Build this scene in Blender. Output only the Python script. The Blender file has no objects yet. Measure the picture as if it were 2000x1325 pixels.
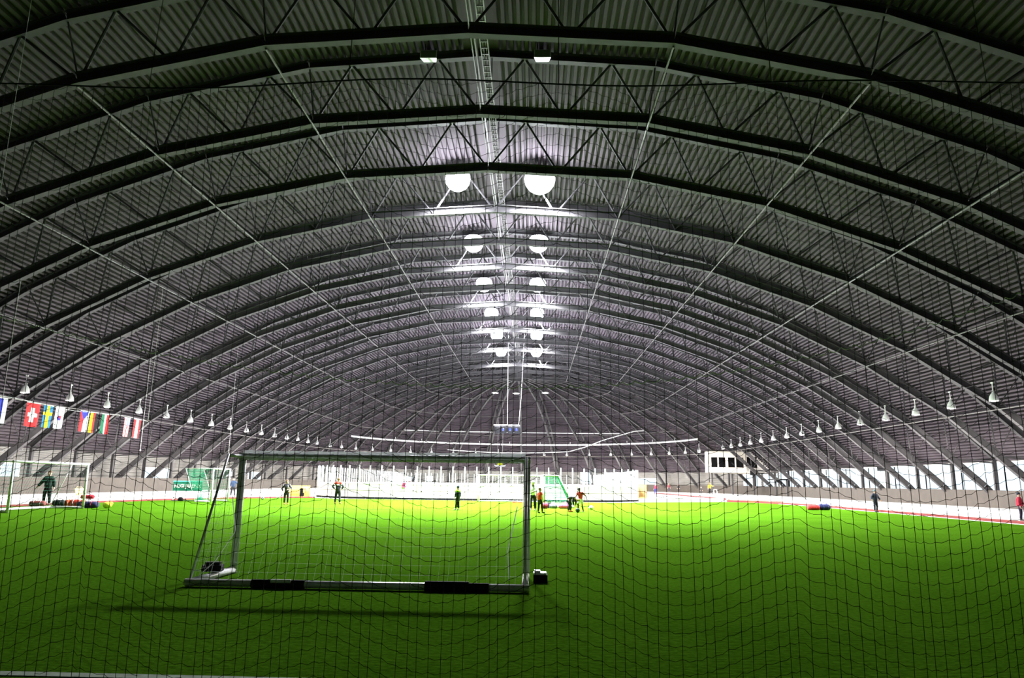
import bpy, bmesh, math, random
from mathutils import Vector, Matrix
random.seed(7)
PI = math.pi
R = math.radians
scene = bpy.context.scene
C = bpy.context.collection

# ------------------------------------------------------------------ camera
cam_d = bpy.data.cameras.new('camera'); cam = bpy.data.objects.new('camera', cam_d); C.objects.link(cam)
cam_d.sensor_width = 36.0; cam_d.lens = 36.0 * 1400.0 / 2000.0; cam_d.clip_end = 900; cam_d.clip_start = 0.1
pit, yaw, rol = 0.197062, -0.032539, 0.0140
fw = Vector((math.sin(yaw) * math.cos(pit), math.cos(yaw) * math.cos(pit), math.sin(pit)))
rt = Vector((math.cos(yaw), -math.sin(yaw), 0)); up = rt.cross(fw)
r2 = math.cos(rol) * rt + math.sin(rol) * up
u2 = math.cos(rol) * up - math.sin(rol) * rt
cam.matrix_world = Matrix(((r2.x, u2.x, -fw.x, 0), (r2.y, u2.y, -fw.y, 0), (r2.z, u2.z, -fw.z, 1.6), (0, 0, 0, 1)))
scene.camera = cam

# ------------------------------------------------------------------ world, exposure
W = bpy.data.worlds.new('daylight'); scene.world = W; W.use_nodes = True
bg = W.node_tree.nodes['Background']; bg.inputs[0].default_value = (0.80, 0.91, 1.0, 1); bg.inputs[1].default_value = 1.7
vs = scene.view_settings
vs.view_transform = 'Standard'; vs.look = 'None'; vs.exposure = 0.0; vs.gamma = 1.0; vs.use_curve_mapping = False
LAMP_W = 23000.0      # each ridge floodlight, downwards
SPILL_W = 3400.0      # its sideways spill
PEND_W = 4600.0       # each pendant over the ice

# ------------------------------------------------------------------ materials
def nm(name): 
    m = bpy.data.materials.new(name); m.use_nodes = True
    return m, m.node_tree, m.node_tree.nodes['Principled BSDF']
def mat(name, col, rough=0.6, metal=0.0, var=0.12, scale=6.0, bump=0.0, bscale=40.0, spec=0.5):
    m, nt, b = nm(name)
    tc = nt.nodes.new('ShaderNodeTexCoord')
    n = nt.nodes.new('ShaderNodeTexNoise'); n.inputs['Scale'].default_value = scale; n.inputs['Detail'].default_value = 4
    nt.links.new(tc.outputs['Object'], n.inputs['Vector'])
    r = nt.nodes.new('ShaderNodeValToRGB')
    r.color_ramp.elements[0].position = 0.3; r.color_ramp.elements[1].position = 0.7
    r.color_ramp.elements[0].color = (*[c * (1 - var) for c in col], 1)
    r.color_ramp.elements[1].color = (*[min(1, c * (1 + var)) for c in col], 1)
    nt.links.new(n.outputs['Fac'], r.inputs['Fac']); nt.links.new(r.outputs['Color'], b.inputs['Base Color'])
    b.inputs['Roughness'].default_value = rough; b.inputs['Metallic'].default_value = metal
    b.inputs['Specular IOR Level'].default_value = spec
    if bump:
        n2 = nt.nodes.new('ShaderNodeTexNoise'); n2.inputs['Scale'].default_value = bscale
        nt.links.new(tc.outputs['Object'], n2.inputs['Vector'])
        bp = nt.nodes.new('ShaderNodeBump'); bp.inputs['Strength'].default_value = bump; bp.inputs['Distance'].default_value = 0.02
        nt.links.new(n2.outputs['Fac'], bp.inputs['Height']); nt.links.new(bp.outputs['Normal'], b.inputs['Normal'])
    return m
def emis(name, col, s):
    m = bpy.data.materials.new(name); m.use_nodes = True; nt = m.node_tree
    nt.nodes.remove(nt.nodes['Principled BSDF'])
    e = nt.nodes.new('ShaderNodeEmission'); e.inputs[0].default_value = (*col, 1); e.inputs[1].default_value = s
    nt.links.new(e.outputs[0], nt.nodes['Material Output'].inputs[0]); return m
def glassm(name, tint, gl=0.06):
    m = bpy.data.materials.new(name); m.use_nodes = True; nt = m.node_tree
    nt.nodes.remove(nt.nodes['Principled BSDF'])
    t = nt.nodes.new('ShaderNodeBsdfTransparent'); t.inputs[0].default_value = (*tint, 1)
    g = nt.nodes.new('ShaderNodeBsdfGlossy'); g.inputs['Roughness'].default_value = 0.05
    n = nt.nodes.new('ShaderNodeTexNoise'); n.inputs['Scale'].default_value = 3
    mr = nt.nodes.new('ShaderNodeMapRange'); mr.inputs[3].default_value = gl * 0.7; mr.inputs[4].default_value = gl * 1.3
    nt.links.new(n.outputs['Fac'], mr.inputs[0])
    mx = nt.nodes.new('ShaderNodeMixShader'); nt.links.new(mr.outputs[0], mx.inputs[0])
    nt.links.new(t.outputs[0], mx.inputs[1]); nt.links.new(g.outputs[0], mx.inputs[2])
    nt.links.new(mx.outputs[0], nt.nodes['Material Output'].inputs[0]); return m
def trans(name, col):
    m = bpy.data.materials.new(name); m.use_nodes = True; nt = m.node_tree
    nt.nodes.remove(nt.nodes['Principled BSDF'])
    d = nt.nodes.new('ShaderNodeBsdfDiffuse'); t = nt.nodes.new('ShaderNodeBsdfTranslucent'); mx = nt.nodes.new('ShaderNodeMixShader')
    n = nt.nodes.new('ShaderNodeTexNoise'); n.inputs['Scale'].default_value = 20
    mr = nt.nodes.new('ShaderNodeMapRange'); mr.inputs[3].default_value = .45; mr.inputs[4].default_value = .65
    nt.links.new(n.outputs['Fac'], mr.inputs[0]); nt.links.new(mr.outputs[0], mx.inputs[0])
    for q in (d, t): q.inputs[0].default_value = (*col, 1)
    nt.links.new(d.outputs[0], mx.inputs[1]); nt.links.new(t.outputs[0], mx.inputs[2]); nt.links.new(mx.outputs[0], nt.nodes['Material Output'].inputs[0]); return m
def turf_mat():
    m, nt, b = nm('artificial_turf')
    tc = nt.nodes.new('ShaderNodeTexCoord')
    a = nt.nodes.new('ShaderNodeTexNoise'); a.inputs['Scale'].default_value = 0.35; a.inputs['Detail'].default_value = 6
    f = nt.nodes.new('ShaderNodeTexNoise'); f.inputs['Scale'].default_value = 14; f.inputs['Detail'].default_value = 3
    for n in (a, f): nt.links.new(tc.outputs['Object'], n.inputs['Vector'])
    r1 = nt.nodes.new('ShaderNodeValToRGB'); e = r1.color_ramp.elements
    e[0].position = .3; e[0].color = (.049, .136, .0062, 1); e[1].position = .7; e[1].color = (.065, .168, .009, 1)
    r2_ = nt.nodes.new('ShaderNodeValToRGB'); e = r2_.color_ramp.elements
    e[0].position = .3; e[0].color = (.62, .66, .5, 1); e[1].position = .75; e[1].color = (1.15, 1.1, 1.2, 1)
    mx = nt.nodes.new('ShaderNodeMix'); mx.data_type = 'RGBA'; mx.blend_type = 'MULTIPLY'; mx.inputs[0].default_value = 1
    nt.links.new(a.outputs['Fac'], r1.inputs[0]); nt.links.new(f.outputs['Fac'], r2_.inputs[0])
    nt.links.new(r1.outputs[0], mx.inputs[6]); nt.links.new(r2_.outputs[0], mx.inputs[7])
    nt.links.new(mx.outputs[2], b.inputs['Base Color'])
    b.inputs['Roughness'].default_value = 1.0; b.inputs['Specular IOR Level'].default_value = .0
    bp = nt.nodes.new('ShaderNodeBump'); bp.inputs['Strength'].default_value = .6; bp.inputs['Distance'].default_value = .03
    nt.links.new(f.outputs['Fac'], bp.inputs['Height']); nt.links.new(bp.outputs['Normal'], b.inputs['Normal'])
    return m
M = dict(
    turf=turf_mat(),
    ice=mat('ice', (.42, .43, .45), .22, var=.03, scale=.4),
    steel=mat('dark_steel', (.036, .034, .037), .7, .0, .25, 1.2, spec=.2),
    brace=mat('painted_brace', (.055, .052, .05), .5, .0, .15, 2),
    deck=mat('roof_deck', (.054, .045, .0535), .85, .0, .22, .35, spec=.06),
    clad=mat('wall_cladding', (.095, .091, .088), .6, .0, .16, .6),
    concrete=mat('concrete', (.024, .0185, .0155), .9, .0, .22, 1.5, .3),
    red=mat('red_kerb', (.20, .022, .020), .7, 0, .25, 3),
    white=mat('white_paint', (.83, .83, .82), .45, 0, .05, 3),
    alu=mat('worn_aluminium', (.80, .79, .86), .32, .15, .2, 9),
    rope=mat('net_cord_black', (.012, .02, .012), .9, 0, .3, 20, spec=.1),
    wnet=trans('net_cord_white', (.86, .87, .88)),
    gnet=mat('net_cord_green', (.002, .21, .095), .8, 0, .1, 20),
    dgnet=mat('net_cord_dark_green', (.02, .16, .10), .8, 0, .1, 20),
    wire=mat('pale_wire', (.70, .70, .70), .6, 0, .1, 5),
    black=mat('black_rubber', (.010, .010, .012), .85, 0, .3, 8, spec=.15),
    board=mat('rink_board', (.84, .81, .74), .4, 0, .05, 1.2),
    kick=mat('rink_kickplate', (.11, .075, .04), .5, 0, .15, 2),
    glass=glassm('clear_glass', (.96, .98, .98)),
    rglass=glassm('rink_glass', (.97, .98, .98), .03),
    sglass=glassm('smoked_glass', (.30, .32, .34), .08),
    frost=mat('frosted_panel', (.30, .36, .36), .5, 0, .1, 1),
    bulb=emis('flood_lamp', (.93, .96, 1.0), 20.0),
    pbulb=emis('pendant_lamp', (1.0, .95, .86), 22.0),
    farbulb=emis('round_lamp', (.95, .97, 1.0), 30.0),
    offglass=mat('unlit_lamp_glass', (.13, .17, .11), .35, 0, .1, 8),
    cream=mat('cream_panel', (.84, .77, .66), .55, 0, .05, 2),
    booth=mat('booth_cladding', (.84, .80, .76), .5, 0, .05, 2),
    wood=mat('timber', (.52, .40, .20), .7, 0, .2, 5),
    yellow=mat('yellow_plastic', (.80, .62, .20), .45, 0, .1, 4),
    skin=mat('skin_light', (.62, .40, .30), .5, 0, .05, 8),
    skin2=mat('skin_dark', (.075, .04, .025), .5, 0, .1, 8),
    eye=mat('eye_dark', (.02, .015, .012), .2, 0, .1, 8),
    lip=mat('lips', (.42, .16, .14), .5, 0, .05, 8),
    hairb=mat('hair_brown', (.14, .075, .035), .8, 0, .3, 30),
    hairk=mat('hair_black', (.012, .01, .01), .8, 0, .3, 30),
    hairy=mat('hair_blond', (.50, .33, .16), .8, 0, .2, 30),
)
_cl = {}
def cloth(col, rough=.85):
    k = tuple(round(c, 3) for c in col)
    if k not in _cl: _cl[k] = mat('fabric_%d' % (len(_cl) + 1), col, rough, 0, .12, 14)
    return _cl[k]
for k in ('deck', 'clad'):
    M[k].use_backface_culling = False

# ------------------------------------------------------------------ mesh helpers
class MB:
    def __init__(s): s.v = []; s.f = []; s.mi = []
    def add(s, vs, fs, mi=0):
        o = len(s.v); s.v += [tuple(x) for x in vs]; s.f += [tuple(i + o for i in f) for f in fs]; s.mi += [mi] * len(fs)
        return s
    def box(s, c, d, rz=0.0, mi=0):
        x, y, z = [a / 2 for a in d]; cs, sn = math.cos(rz), math.sin(rz)
        vs = []
        for k in (-z, z):
            for (i, j) in ((-x, -y), (x, -y), (x, y), (-x, y)):
                vs.append((c[0] + i * cs - j * sn, c[1] + i * sn + j * cs, c[2] + k))
        return s.add(vs, [(3, 2, 1, 0), (4, 5, 6, 7), (0, 1, 5, 4), (1, 2, 6, 5), (2, 3, 7, 6), (3, 0, 4, 7)], mi)
    def bar(s, a, b, w, h=None, mi=0, upv=(0, 0, 1)):
        a, b = Vector(a), Vector(b); h = h or w; d = (b - a).normalized()
        u = Vector(upv)
        if abs(d.dot(u)) > .98: u = Vector((0, 1, 0))
        sx = d.cross(u).normalized(); sz = sx.cross(d).normalized()
        vs = []
        for p in (a, b):
            for (i, j) in ((-1, -1), (1, -1), (1, 1), (-1, 1)): vs.append(p + sx * (i * w / 2) + sz * (j * h / 2))
        return s.add(vs, [(0, 1, 2, 3), (7, 6, 5, 4), (0, 4, 5, 1), (1, 5, 6, 2), (2, 6, 7, 3), (3, 7, 4, 0)], mi)
    def tube(s, pts, r, n=6, mi=0, cap=True, radii=None):
        pts = [Vector(p) for p in pts]; o = []; prev = None
        for i, p in enumerate(pts):
            d = (pts[min(i + 1, len(pts) - 1)] - pts[max(i - 1, 0)]).normalized()
            if prev is None:
                u = Vector((0, 0, 1)) if abs(d.z) < .9 else Vector((0, 1, 0))
                sx = d.cross(u).normalized()
            else:
                sx = (prev - d * prev.dot(d)).normalized()
            prev = sx; sy = d.cross(sx); rr = radii[i] if radii else r
            o += [p + sx * (math.cos(2 * PI * k / n) * rr) + sy * (math.sin(2 * PI * k / n) * rr) for k in range(n)]
        fs = []
        for i in range(len(pts) - 1):
            for k in range(n):
                a = i * n + k; b = i * n + (k + 1) % n
                fs.append((a, b, b + n, a + n))
        if cap: fs += [tuple(range(n - 1, -1, -1)), tuple(range((len(pts) - 1) * n, len(pts) * n))]
        return s.add(o, fs, mi)
    def lathe(s, prof, n=12, c=(0, 0, 0), mi=0, cap=False):
        vs = []; fs = []
        for (r, z) in prof:
            vs += [(c[0] + r * math.cos(2 * PI * k / n), c[1] + r * math.sin(2 * PI * k / n), c[2] + z) for k in range(n)]
        for i in range(len(prof) - 1):
            for k in range(n):
                a = i * n + k; b = i * n + (k + 1) % n; fs.append((a, b, b + n, a + n))
        if cap: fs += [tuple(range(n - 1, -1, -1)), tuple(range((len(prof) - 1) * n, len(prof) * n))]
        return s.add(vs, fs, mi)
    def ball(s, c, r, n=8, m=6, mi=0, sc=(1, 1, 1)):
        vs = [(c[0], c[1], c[2] - r * sc[2])]; fs = []
        for i in range(1, m):
            a = -PI / 2 + PI * i / m
            vs += [(c[0] + r * sc[0] * math.cos(a) * math.cos(2 * PI * k / n), c[1] + r * sc[1] * math.cos(a) * math.sin(2 * PI * k / n), c[2] + r * sc[2] * math.sin(a)) for k in range(n)]
        vs.append((c[0], c[1], c[2] + r * sc[2])); L = len(vs) - 1
        for k in range(n):
            fs.append((0, 1 + (k + 1) % n, 1 + k)); fs.append((L, 1 + (m - 2) * n + k, 1 + (m - 2) * n + (k + 1) % n))
            for i in range(m - 2):
                a = 1 + i * n + k; b = 1 + i * n + (k + 1) % n; fs.append((a, b, b + n, a + n))
        return s.add(vs, fs, mi)
    def mesh(s, name, mats, smooth=False):
        me = bpy.data.meshes.new(name); me.from_pydata(s.v, [], s.f)
        for m in (mats if isinstance(mats, (list, tuple)) else [mats]): me.materials.append(m)
        me.polygons.foreach_set('material_index', s.mi)
        if smooth: me.polygons.foreach_set('use_smooth', [True] * len(me.polygons))
        me.update(); return me
    def obj(s, name, mats, parent=None, smooth=False, loc=None, rz=0.0):
        return link(name, s.mesh(name, mats, smooth), parent, loc, rz)
def link(name, me, parent=None, loc=None, rz=0.0):
    o = bpy.data.objects.new(name, me); C.objects.link(o)
    if parent: o.parent = parent
    if loc is not None: o.location = loc
    o.rotation_euler = (0, 0, rz); return o
def tag(o, label, cat, group=None):
    o['label'] = label; o['category'] = cat
    if group: o['group'] = group
    return o
def thing(name, label, cat, loc=(0, 0, 0), rz=0.0, group=None):
    o = bpy.data.objects.new(name, None); C.objects.link(o); o.location = loc; o.rotation_euler = (0, 0, rz); o.empty_display_size = .3
    return tag(o, label, cat, group)
def struct(o): o['kind'] = 'structure'; return o
def stuff(o): o['kind'] = 'stuff'; return o
ORD = ['first', 'second', 'third', 'fourth', 'fifth', 'sixth', 'seventh', 'eighth', 'ninth', 'tenth', 'eleventh', 'twelfth', 'thirteenth', 'fourteenth', 'fifteenth', 'sixteenth', 'seventeenth', 'eighteenth', 'nineteenth', 'twentieth', 'twenty-first', 'twenty-second', 'twenty-third', 'twenty-fourth']

# ------------------------------------------------------------------ hall dimensions
XR = -2.84                   # ridge
TY = lambda k: 33.006 + 6.583 * k
YC = TY(14)                  # centre of the rounded far end
BN = [(0, 19.61), (8.38, 19.10), (16.10, 17.42), (23.40, 14.77), (30.10, 11.37), (36.30, 7.27), (39.95, 3.95), (42.5, 1.62)]
def nrm(a, b):
    d = Vector((b[0] - a[0], b[1] - a[1])).normalized(); return Vector((-d.y, d.x))
TN = []
for i, p in enumerate(BN):
    n = Vector((0, 0))
    if i > 0: n += nrm(BN[i - 1], p)
    if i < len(BN) - 1: n += nrm(p, BN[i + 1])
    if i == 0: n = Vector((0, 1))
    n.normalize(); d = 3.2 - .55 * i / 7
    TN.append((p[0] + n.x * d, p[1] + n.y * d))
TN[-1] = (43.75, 4.05)
TN[-2] = (41.35, 6.35)
RN = []                      # roof line above the top chord
for i, p in enumerate(TN):
    n = nrm(TN[max(i - 1, 0)], TN[min(i + 1, len(TN) - 1)])
    if i == 0: n = Vector((0, 1))
    RN.append((p[0] + n.x * .47, p[1] + n.y * .47))
RN[-1] = (44.6, 3.95)

def roofz(x):
    x = abs(x - XR)
    for a, b in zip(RN[:-1], RN[1:]):
        if x <= b[0]: return a[1] + (b[1] - a[1]) * (x - a[0]) / (b[0] - a[0])
    return RN[-1][1]

# ------------------------------------------------------------------ floor: turf, ice, ground
turf_poly = [(-26.9, -20), (22.5, -20), (22.5, 61), (21.9, 66), (20.6, 69.5), (18.4, 71.3), (9.1, 64.3), (8, 62.6), (-17.5, 62.6), (-19.2, 63.6), (-21.2, 62.4), (-24.2, 57.5), (-26.3, 50), (-26.9, 44)]
mb = MB()
mb.add([(x, y, 0.0) for x, y in turf_poly] + [(x, y, -.25) for x, y in turf_poly],
       [tuple(range(len(turf_poly)))] + [(i, i + len(turf_poly), (i + 1) % len(turf_poly) + len(turf_poly), (i + 1) % len(turf_poly)) for i in range(len(turf_poly))])
floor = struct(mb.obj('floor', M['turf']))
line = MB(); line.box((-2, 6.17, .004), (49, .12, .008)); line.obj('pitch_line', mat('worn_line', (.24, .30, .22), .9, 0, .3, 8), floor)
ice = MB()
ip = [(-50, -20), (46, -20), (46, 126)] + [(-2.3 + 46 * math.cos(a * PI / 24), 126 + 46 * math.sin(a * PI / 24)) for a in range(1, 24)] + [(-50, 126)]
ice.add([(x, y, -.03) for x, y in ip] + [(x, y, -.3) for x, y in ip], [tuple(range(len(ip)))])
o = struct(ice.obj('floor', M['ice']))
# red kerbs edging the pitch
def ribbon(pts, w, h, z0=0.0):
    m = MB(); m_pts = [Vector((x, y, z0 + h / 2)) for x, y in pts]
    for a, b in zip(m_pts[:-1], m_pts[1:]): m.bar(a, b, w, h)
    return m
kr = [(22.62, -19.8), (22.62, 61), (22.0, 66.2), (20.7, 69.7), (18.6, 71.5)]
struct(ribbon([(x + .12, y) for x, y in kr], .42, .15).obj('trim_1', M['red']))
kl = [(-27.02, -19.8), (-27.02, 44), (-26.42, 50), (-24.3, 57.6), (-21.3, 62.6), (-19.2, 63.8)]
struct(ribbon(kl, .22, .10).obj('trim_2', M['red']))
struct(ribbon([(22.4, -19.8), (22.4, 61), (21.8, 66)], .09, .02).obj('trim_3', M['white']))
struct(ribbon([(21.7, 84), (21.6, 105), (21.4, 130)], .3, .16, -.03).obj('trim_4', M['red']))
bz = MB()
for a, b in zip([(9.2, 64.45), (13.8, 67.9), ], [(13.7, 67.85), (18.3, 71.4)]):
    bz.bar((a[0], a[1], .17), (b[0], b[1], .17), .08, .34)
tag(bz.obj('barrier_board', M['white']), 'low white board barrier between turf corner and ice right of the rink', 'barrier')
bz = MB(); bz.bar((18.7, 71.7, .11), (22.6, 67.3, .11), .08, .20)
tag(bz.obj('barrier_pad', mat('orange_pad', (.45, .07, .03), .7)), 'orange padded strip at the far right turf corner beside white barrier', 'barrier')

gr = MB(); gr.box((0, 60, -.6), (700, 500, .2)); struct(gr.obj('floor', mat('snowy_ground', (.55, .56, .6), .9)))
# ------------------------------------------------------------------ inner concrete wall (straight, rounded far end)
WP = [(-44.6, -20), (-44.6, 126)] + [(-2.3 + 42.3 * math.cos(PI - a * PI / 32), 126 + 42.3 * math.sin(PI - a * PI / 32)) for a in range(1, 32)] + [(40.0, 126), (40.0, -20)]
def extr_wall(path, th, z0, z1, mats, name):
    m = MB(); n = len(path); outp = []
    for i, p in enumerate(path):
        a = Vector(path[max(i - 1, 0)]); b = Vector(path[min(i + 1, n - 1)]); d = (b - a).normalized(); outp.append((p[0] - d.y * th, p[1] + d.x * th))
    vs = []
    for (p, q) in zip(path, outp): vs += [(p[0], p[1], z0), (p[0], p[1], z1), (q[0], q[1], z1), (q[0], q[1], z0)]
    fs = []
    for i in range(n - 1):
        a = i * 4; b = a + 4
        fs += [(a, a + 1, b + 1, b), (a + 1, a + 2, b + 2, b + 1), (a + 2, a + 3, b + 3, b + 2)]
    return m.add(vs, fs).obj(name, mats)
struct(extr_wall(WP, .28, -.1, 1.48, M['concrete'], 'wall_inner'))

# ------------------------------------------------------------------ outer walls
def corr_panel(m, a, b, z0, z1, per=.42, dep=.06, inward=1):
    """horizontally ribbed sheet between plan points a and b"""
    a, b = Vector(a), Vector(b); d = (b - a).normalized(); n = Vector((-d.y, d.x)) * inward
    zs = []; z = z0
    while z < z1 - 1e-4:
        for t, dd in ((0, 0), (.32, 0), (.5, dep), (.82, dep)):
            if z + t * per < z1: zs.append((z + t * per, dd))
        z += per
    zs.append((z1, 0)); vs = []
    for zz, dd in zs: vs += [(a.x + n.x * dd, a.y + n.y * dd, zz), (b.x + n.x * dd, b.y + n.y * dd, zz)]
    m.add(vs, [(2 * i, 2 * i + 1, 2 * i + 3, 2 * i + 2) for i in range(len(zs) - 1)])
def window(idx, a, b, z0, z1, mull=2, glass='glass', trans=False):
    """framed window between plan points a and b: frame, mullions, panes"""
    a, b = Vector((a[0], a[1])), Vector((b[0], b[1])); d = (b - a)
    fr = MB()
    P = lambda t, z: (a.x + d.x * t, a.y + d.y * t, z)
    L = d.length
    for z in (z0 + .03, z1 - .03): fr.bar(P(0, z), P(1, z), .10, .07)
    for k in range(mull + 1): fr.bar(P(k / mull, z0), P(k / mull, z1), .07, .10)
    if trans: fr.bar(P(0, z0 + (z1 - z0) * .72), P(1, z0 + (z1 - z0) * .72), .06, .05)
    w = struct(fr.obj('window_%d' % idx, M['white']))
    for k in range(mull):
        p = MB(); p.bar(P((k + .02) / mull, (z0 + z1) / 2), P((k + .98) / mull, (z0 + z1) / 2), .012, z1 - z0 - .1)
        p.obj('pane', M[glass], w)
    return w
wi = 1
XL, XRt = -47.3, 41.75
# left wall
mL = MB(); openL = [(63.2, 65.6, 1.3, 2.7), (86.6, 93.2, 1.2, 2.75), (109.3, 113.0, 1.9, 3.0), (119.2, 125.0, 1.1, 2.7)]
y = -20.0
for (y0, y1, z0, z1) in openL:
    corr_panel(mL, (XL, y), (XL, y0), -.2, 4.6, inward=-1)
    corr_panel(mL, (XL, y0), (XL, y1), -.2, z0, inward=-1); corr_panel(mL, (XL, y0), (XL, y1), z1, 4.6, inward=-1)
    y = y1
corr_panel(mL, (XL, y), (XL, YC), -.2, 4.6, inward=-1)
struct(mL.obj('wall_left', M['clad']))
for i, (y0, y1, z0, z1) in enumerate(openL):
    window(wi, (XL, y0), (XL, y1), z0, z1, 1 if i in (0, 2) else 2); wi += 1
# right wall: low sill, glazed bays, fascia
mR = MB(); corr_panel(mR, (XRt, -20), (XRt, YC), -.2, .9); corr_panel(mR, (XRt, -20), (XRt, YC), 4.0, 4.6)
corr_panel(mR, (XRt, -20), (XRt, TY(-2)), .9, 4.0)
struct(mR.obj('wall_right', M['clad']))
for k in range(-2, 14):
    w = window(wi, (XRt, TY(k)), (XRt, TY(k + 1)), .9, 4.0, 2, 'glass', True); wi += 1
    if k in (8,):
        p = MB(); p.box((XRt - .12, TY(k) + 2.0, 2.4), (.03, 2.6, 2.8)); p.obj('blind', M['frost'], w)
        p = MB(); p.box((XRt - .25, TY(k) + 2.0, 3.75), (.3, 2.8, .45)); p.obj('blind_box', M['black'], w)
# rounded far wall
mF = MB(); RW = 44.5
def cp(az, r=RW): return (XR + r * math.sin(R(az)), YC + r * math.cos(R(az)))
openF = [(-60.3, -58.3, 1.0, 2.95), (-40.2, -36.2, .95, 2.6), (-35.7, -31.8, .95, 2.6), (-28.6, -26.8, 1.2, 2.7), (17.7, 21.2, 1.25, 4.1), (25.6, 27.6, 1.0, 4.1), (28.2, 30.6, 1.0, 4.1), (35.0, 41.1, 1.35, 2.8), (72.0, 80.0, 1.2, 3.7), (81.0, 89.0, 1.2, 3.7)]
def arc_clad(a0, a1, z0, z1):
    n = max(1, round((a1 - a0) / 4))
    for i in range(n): corr_panel(mF, cp(a0 + (a1 - a0) * i / n), cp(a0 + (a1 - a0) * (i + 1) / n), z0, z1, inward=-1)
az = -90.0
for (a0, a1, z0, z1) in openF:
    arc_clad(az, a0, -.2, 4.6); arc_clad(a0, a1, -.2, z0); arc_clad(a0, a1, z1, 4.6); az = a1
arc_clad(az, 90, -.2, 4.6)
struct(mF.obj('wall_far', M['clad']))
for (a0, a1, z0, z1) in openF:
    window(wi, cp(a0), cp(a1), z0, z1, 2 if a1 - a0 > 3 else 1); wi += 1
# wall behind the camera
mB_ = MB(); prof = [(XR - x, z) for x, z in reversed(RN)] + [(XR + x, z) for x, z in RN[1:]]
prof = [(XL, -.3)] + prof + [(XRt, -.3)]
mB_.add([(x, -19.9, z) for x, z in prof], [tuple(range(len(prof)))])
struct(mB_.obj('wall_back', M['clad']))

# ------------------------------------------------------------------ roof: ribbed deck, one sheet row per bay
def polylen(P): return sum((Vector(b) - Vector(a)).length for a, b in zip(P[:-1], P[1:]))
def at_len(P, s):
    for a, b in zip(P[:-1], P[1:]):
        L = (Vector(b) - Vector(a)).length
        if s <= L + 1e-9: return Vector(a) + (Vector(b) - Vector(a)) * (s / L), nrm(a, b)
        s -= L
    return Vector(P[-1]), nrm(P[-2], P[-1])
PER, DEP = .37, .24
def rib_profile(s0, s1):
    out = []; s = s0
    while s < s1 - 1e-4:
        for t, d in ((0, 0), (.44, 0), (.52, DEP), (.92, DEP)):
            if s + t * PER < s1:
                p, n = at_len(RN, s + t * PER); out.append((p.x + n.x * d, p.y + n.y * d))
        s += PER
    p, n = at_len(RN, s1); out.append((p.x, p.y)); return out
RL = polylen(RN)
half = rib_profile(.75, RL)
full = [(-x, z) for x, z in reversed(half)] + half
ceiling = MB(); ceiling.box((XR, (YC - 20) / 2, RN[0][1] - .02), (1.7, YC + 20, .06))
ceil = struct(ceiling.obj('ceiling', M['deck']))
sm = MB(); n = len(full)
sm.add([(x, yy, z) for yy in (0, 6.583) for x, z in full], [(i, i + 1, i + 1 + n, i + n) for i in range(n - 1)])
sheet_me = sm.mesh('roof_sheet', M['deck'])
k = -8
while TY(k) < YC - 1:
    link('roof_sheet', sheet_me, ceil, (XR, TY(k), 0)); k += 1
# half dome over the rounded end: 16 gores
gm = MB(); gp = rib_profile(.4, RL); ga = PI / 16; sub = 2
vs = []
for j in range(sub + 1):
    a = ga * j / sub
    vs += [(r * math.cos(a), r * math.sin(a), z) for r, z in gp]
n = len(gp)
gm.add(vs, [(j * n + i, j * n + i + 1, (j + 1) * n + i + 1, (j + 1) * n + i) for j in range(sub) for i in range(n - 1)])
gore_me = gm.mesh('dome_sheet', M['deck'])
for i in range(16): link('dome_sheet', gore_me, ceil, (XR, YC, 0), ga * i)

# ------------------------------------------------------------------ roof trusses
def ibeam2d(m, P, w, h, below=True):
    """I-section along a polyline in the xz plane; its lower edge follows P"""
    for a, b in zip(P[:-1], P[1:]):
        n = nrm(a, b) if b[0] > a[0] else -nrm(a, b)
        n = Vector((n.x, 0, n.y)); A = Vector((a[0], 0, a[1])); B = Vector((b[0], 0, b[1])); t = .045
        e = (B - A).normalized() * .03
        m.bar(A + n * (t / 2) - e, B + n * (t / 2) + e, w, t, upv=n); m.bar(A + n * (h - t / 2), B + n * (h - t / 2), w, t, upv=n)
        m.bar(A + n * t, A + n * t, .02) if False else None
        m.bar(A + n * (h / 2), B + n * (h / 2), .04, h - 2 * t, upv=n)
lerp2 = lambda a, b, t: (a[0] + (b[0] - a[0]) * t, a[1] + (b[1] - a[1]) * t)
BP = BN + [(43.6, .35)]
def half_members(sign):
    segs = []
    for i in range(5):
        b0, b1, t0, t1 = BN[i], BN[i + 1], TN[i], TN[i + 1]
        mid = lerp2(b0, b1, .5); q1 = lerp2(t0, t1, .25); q3 = lerp2(t0, t1, .75)
        segs += [(b0, q1), (q1, mid), (mid, q3), (q3, b1)]
    segs += [(BN[5], lerp2(TN[5], TN[6], .5)), (lerp2(TN[5], TN[6], .5), BN[6]), (BN[6], TN[7]), (BN[6], (43.75, BN[6][1] - .2))]
    vert = [(BN[i], TN[i]) for i in range(1, 7)]
    return [((sign * a[0], a[1]), (sign * b[0], b[1])) for a, b in segs], [((sign * a[0], a[1]), (sign * b[0], b[1])) for a, b in vert]
def member_mesh(a, b, w):
    m = MB(); m.tube([(a[0], 0, a[1] + .17), (b[0], 0, b[1] + .1)], w / 2, 6); return m
def chord_mesh(two, nodes, w, h, x0=0.0):
    m = MB()
    P = [(x, z) for x, z in nodes]
    if x0: P[0] = (x0, P[0][1])
    ibeam2d(m, P, w, h)
    if two: ibeam2d(m, [(-x, z) for x, z in P], w, h)
    return m
bc = chord_mesh(True, BP, .36, .52).mesh('bottom_chord', M['steel'])
tcd = chord_mesh(True, TN, .36, .44).mesh('top_chord', M['steel'])
mem = []
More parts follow.
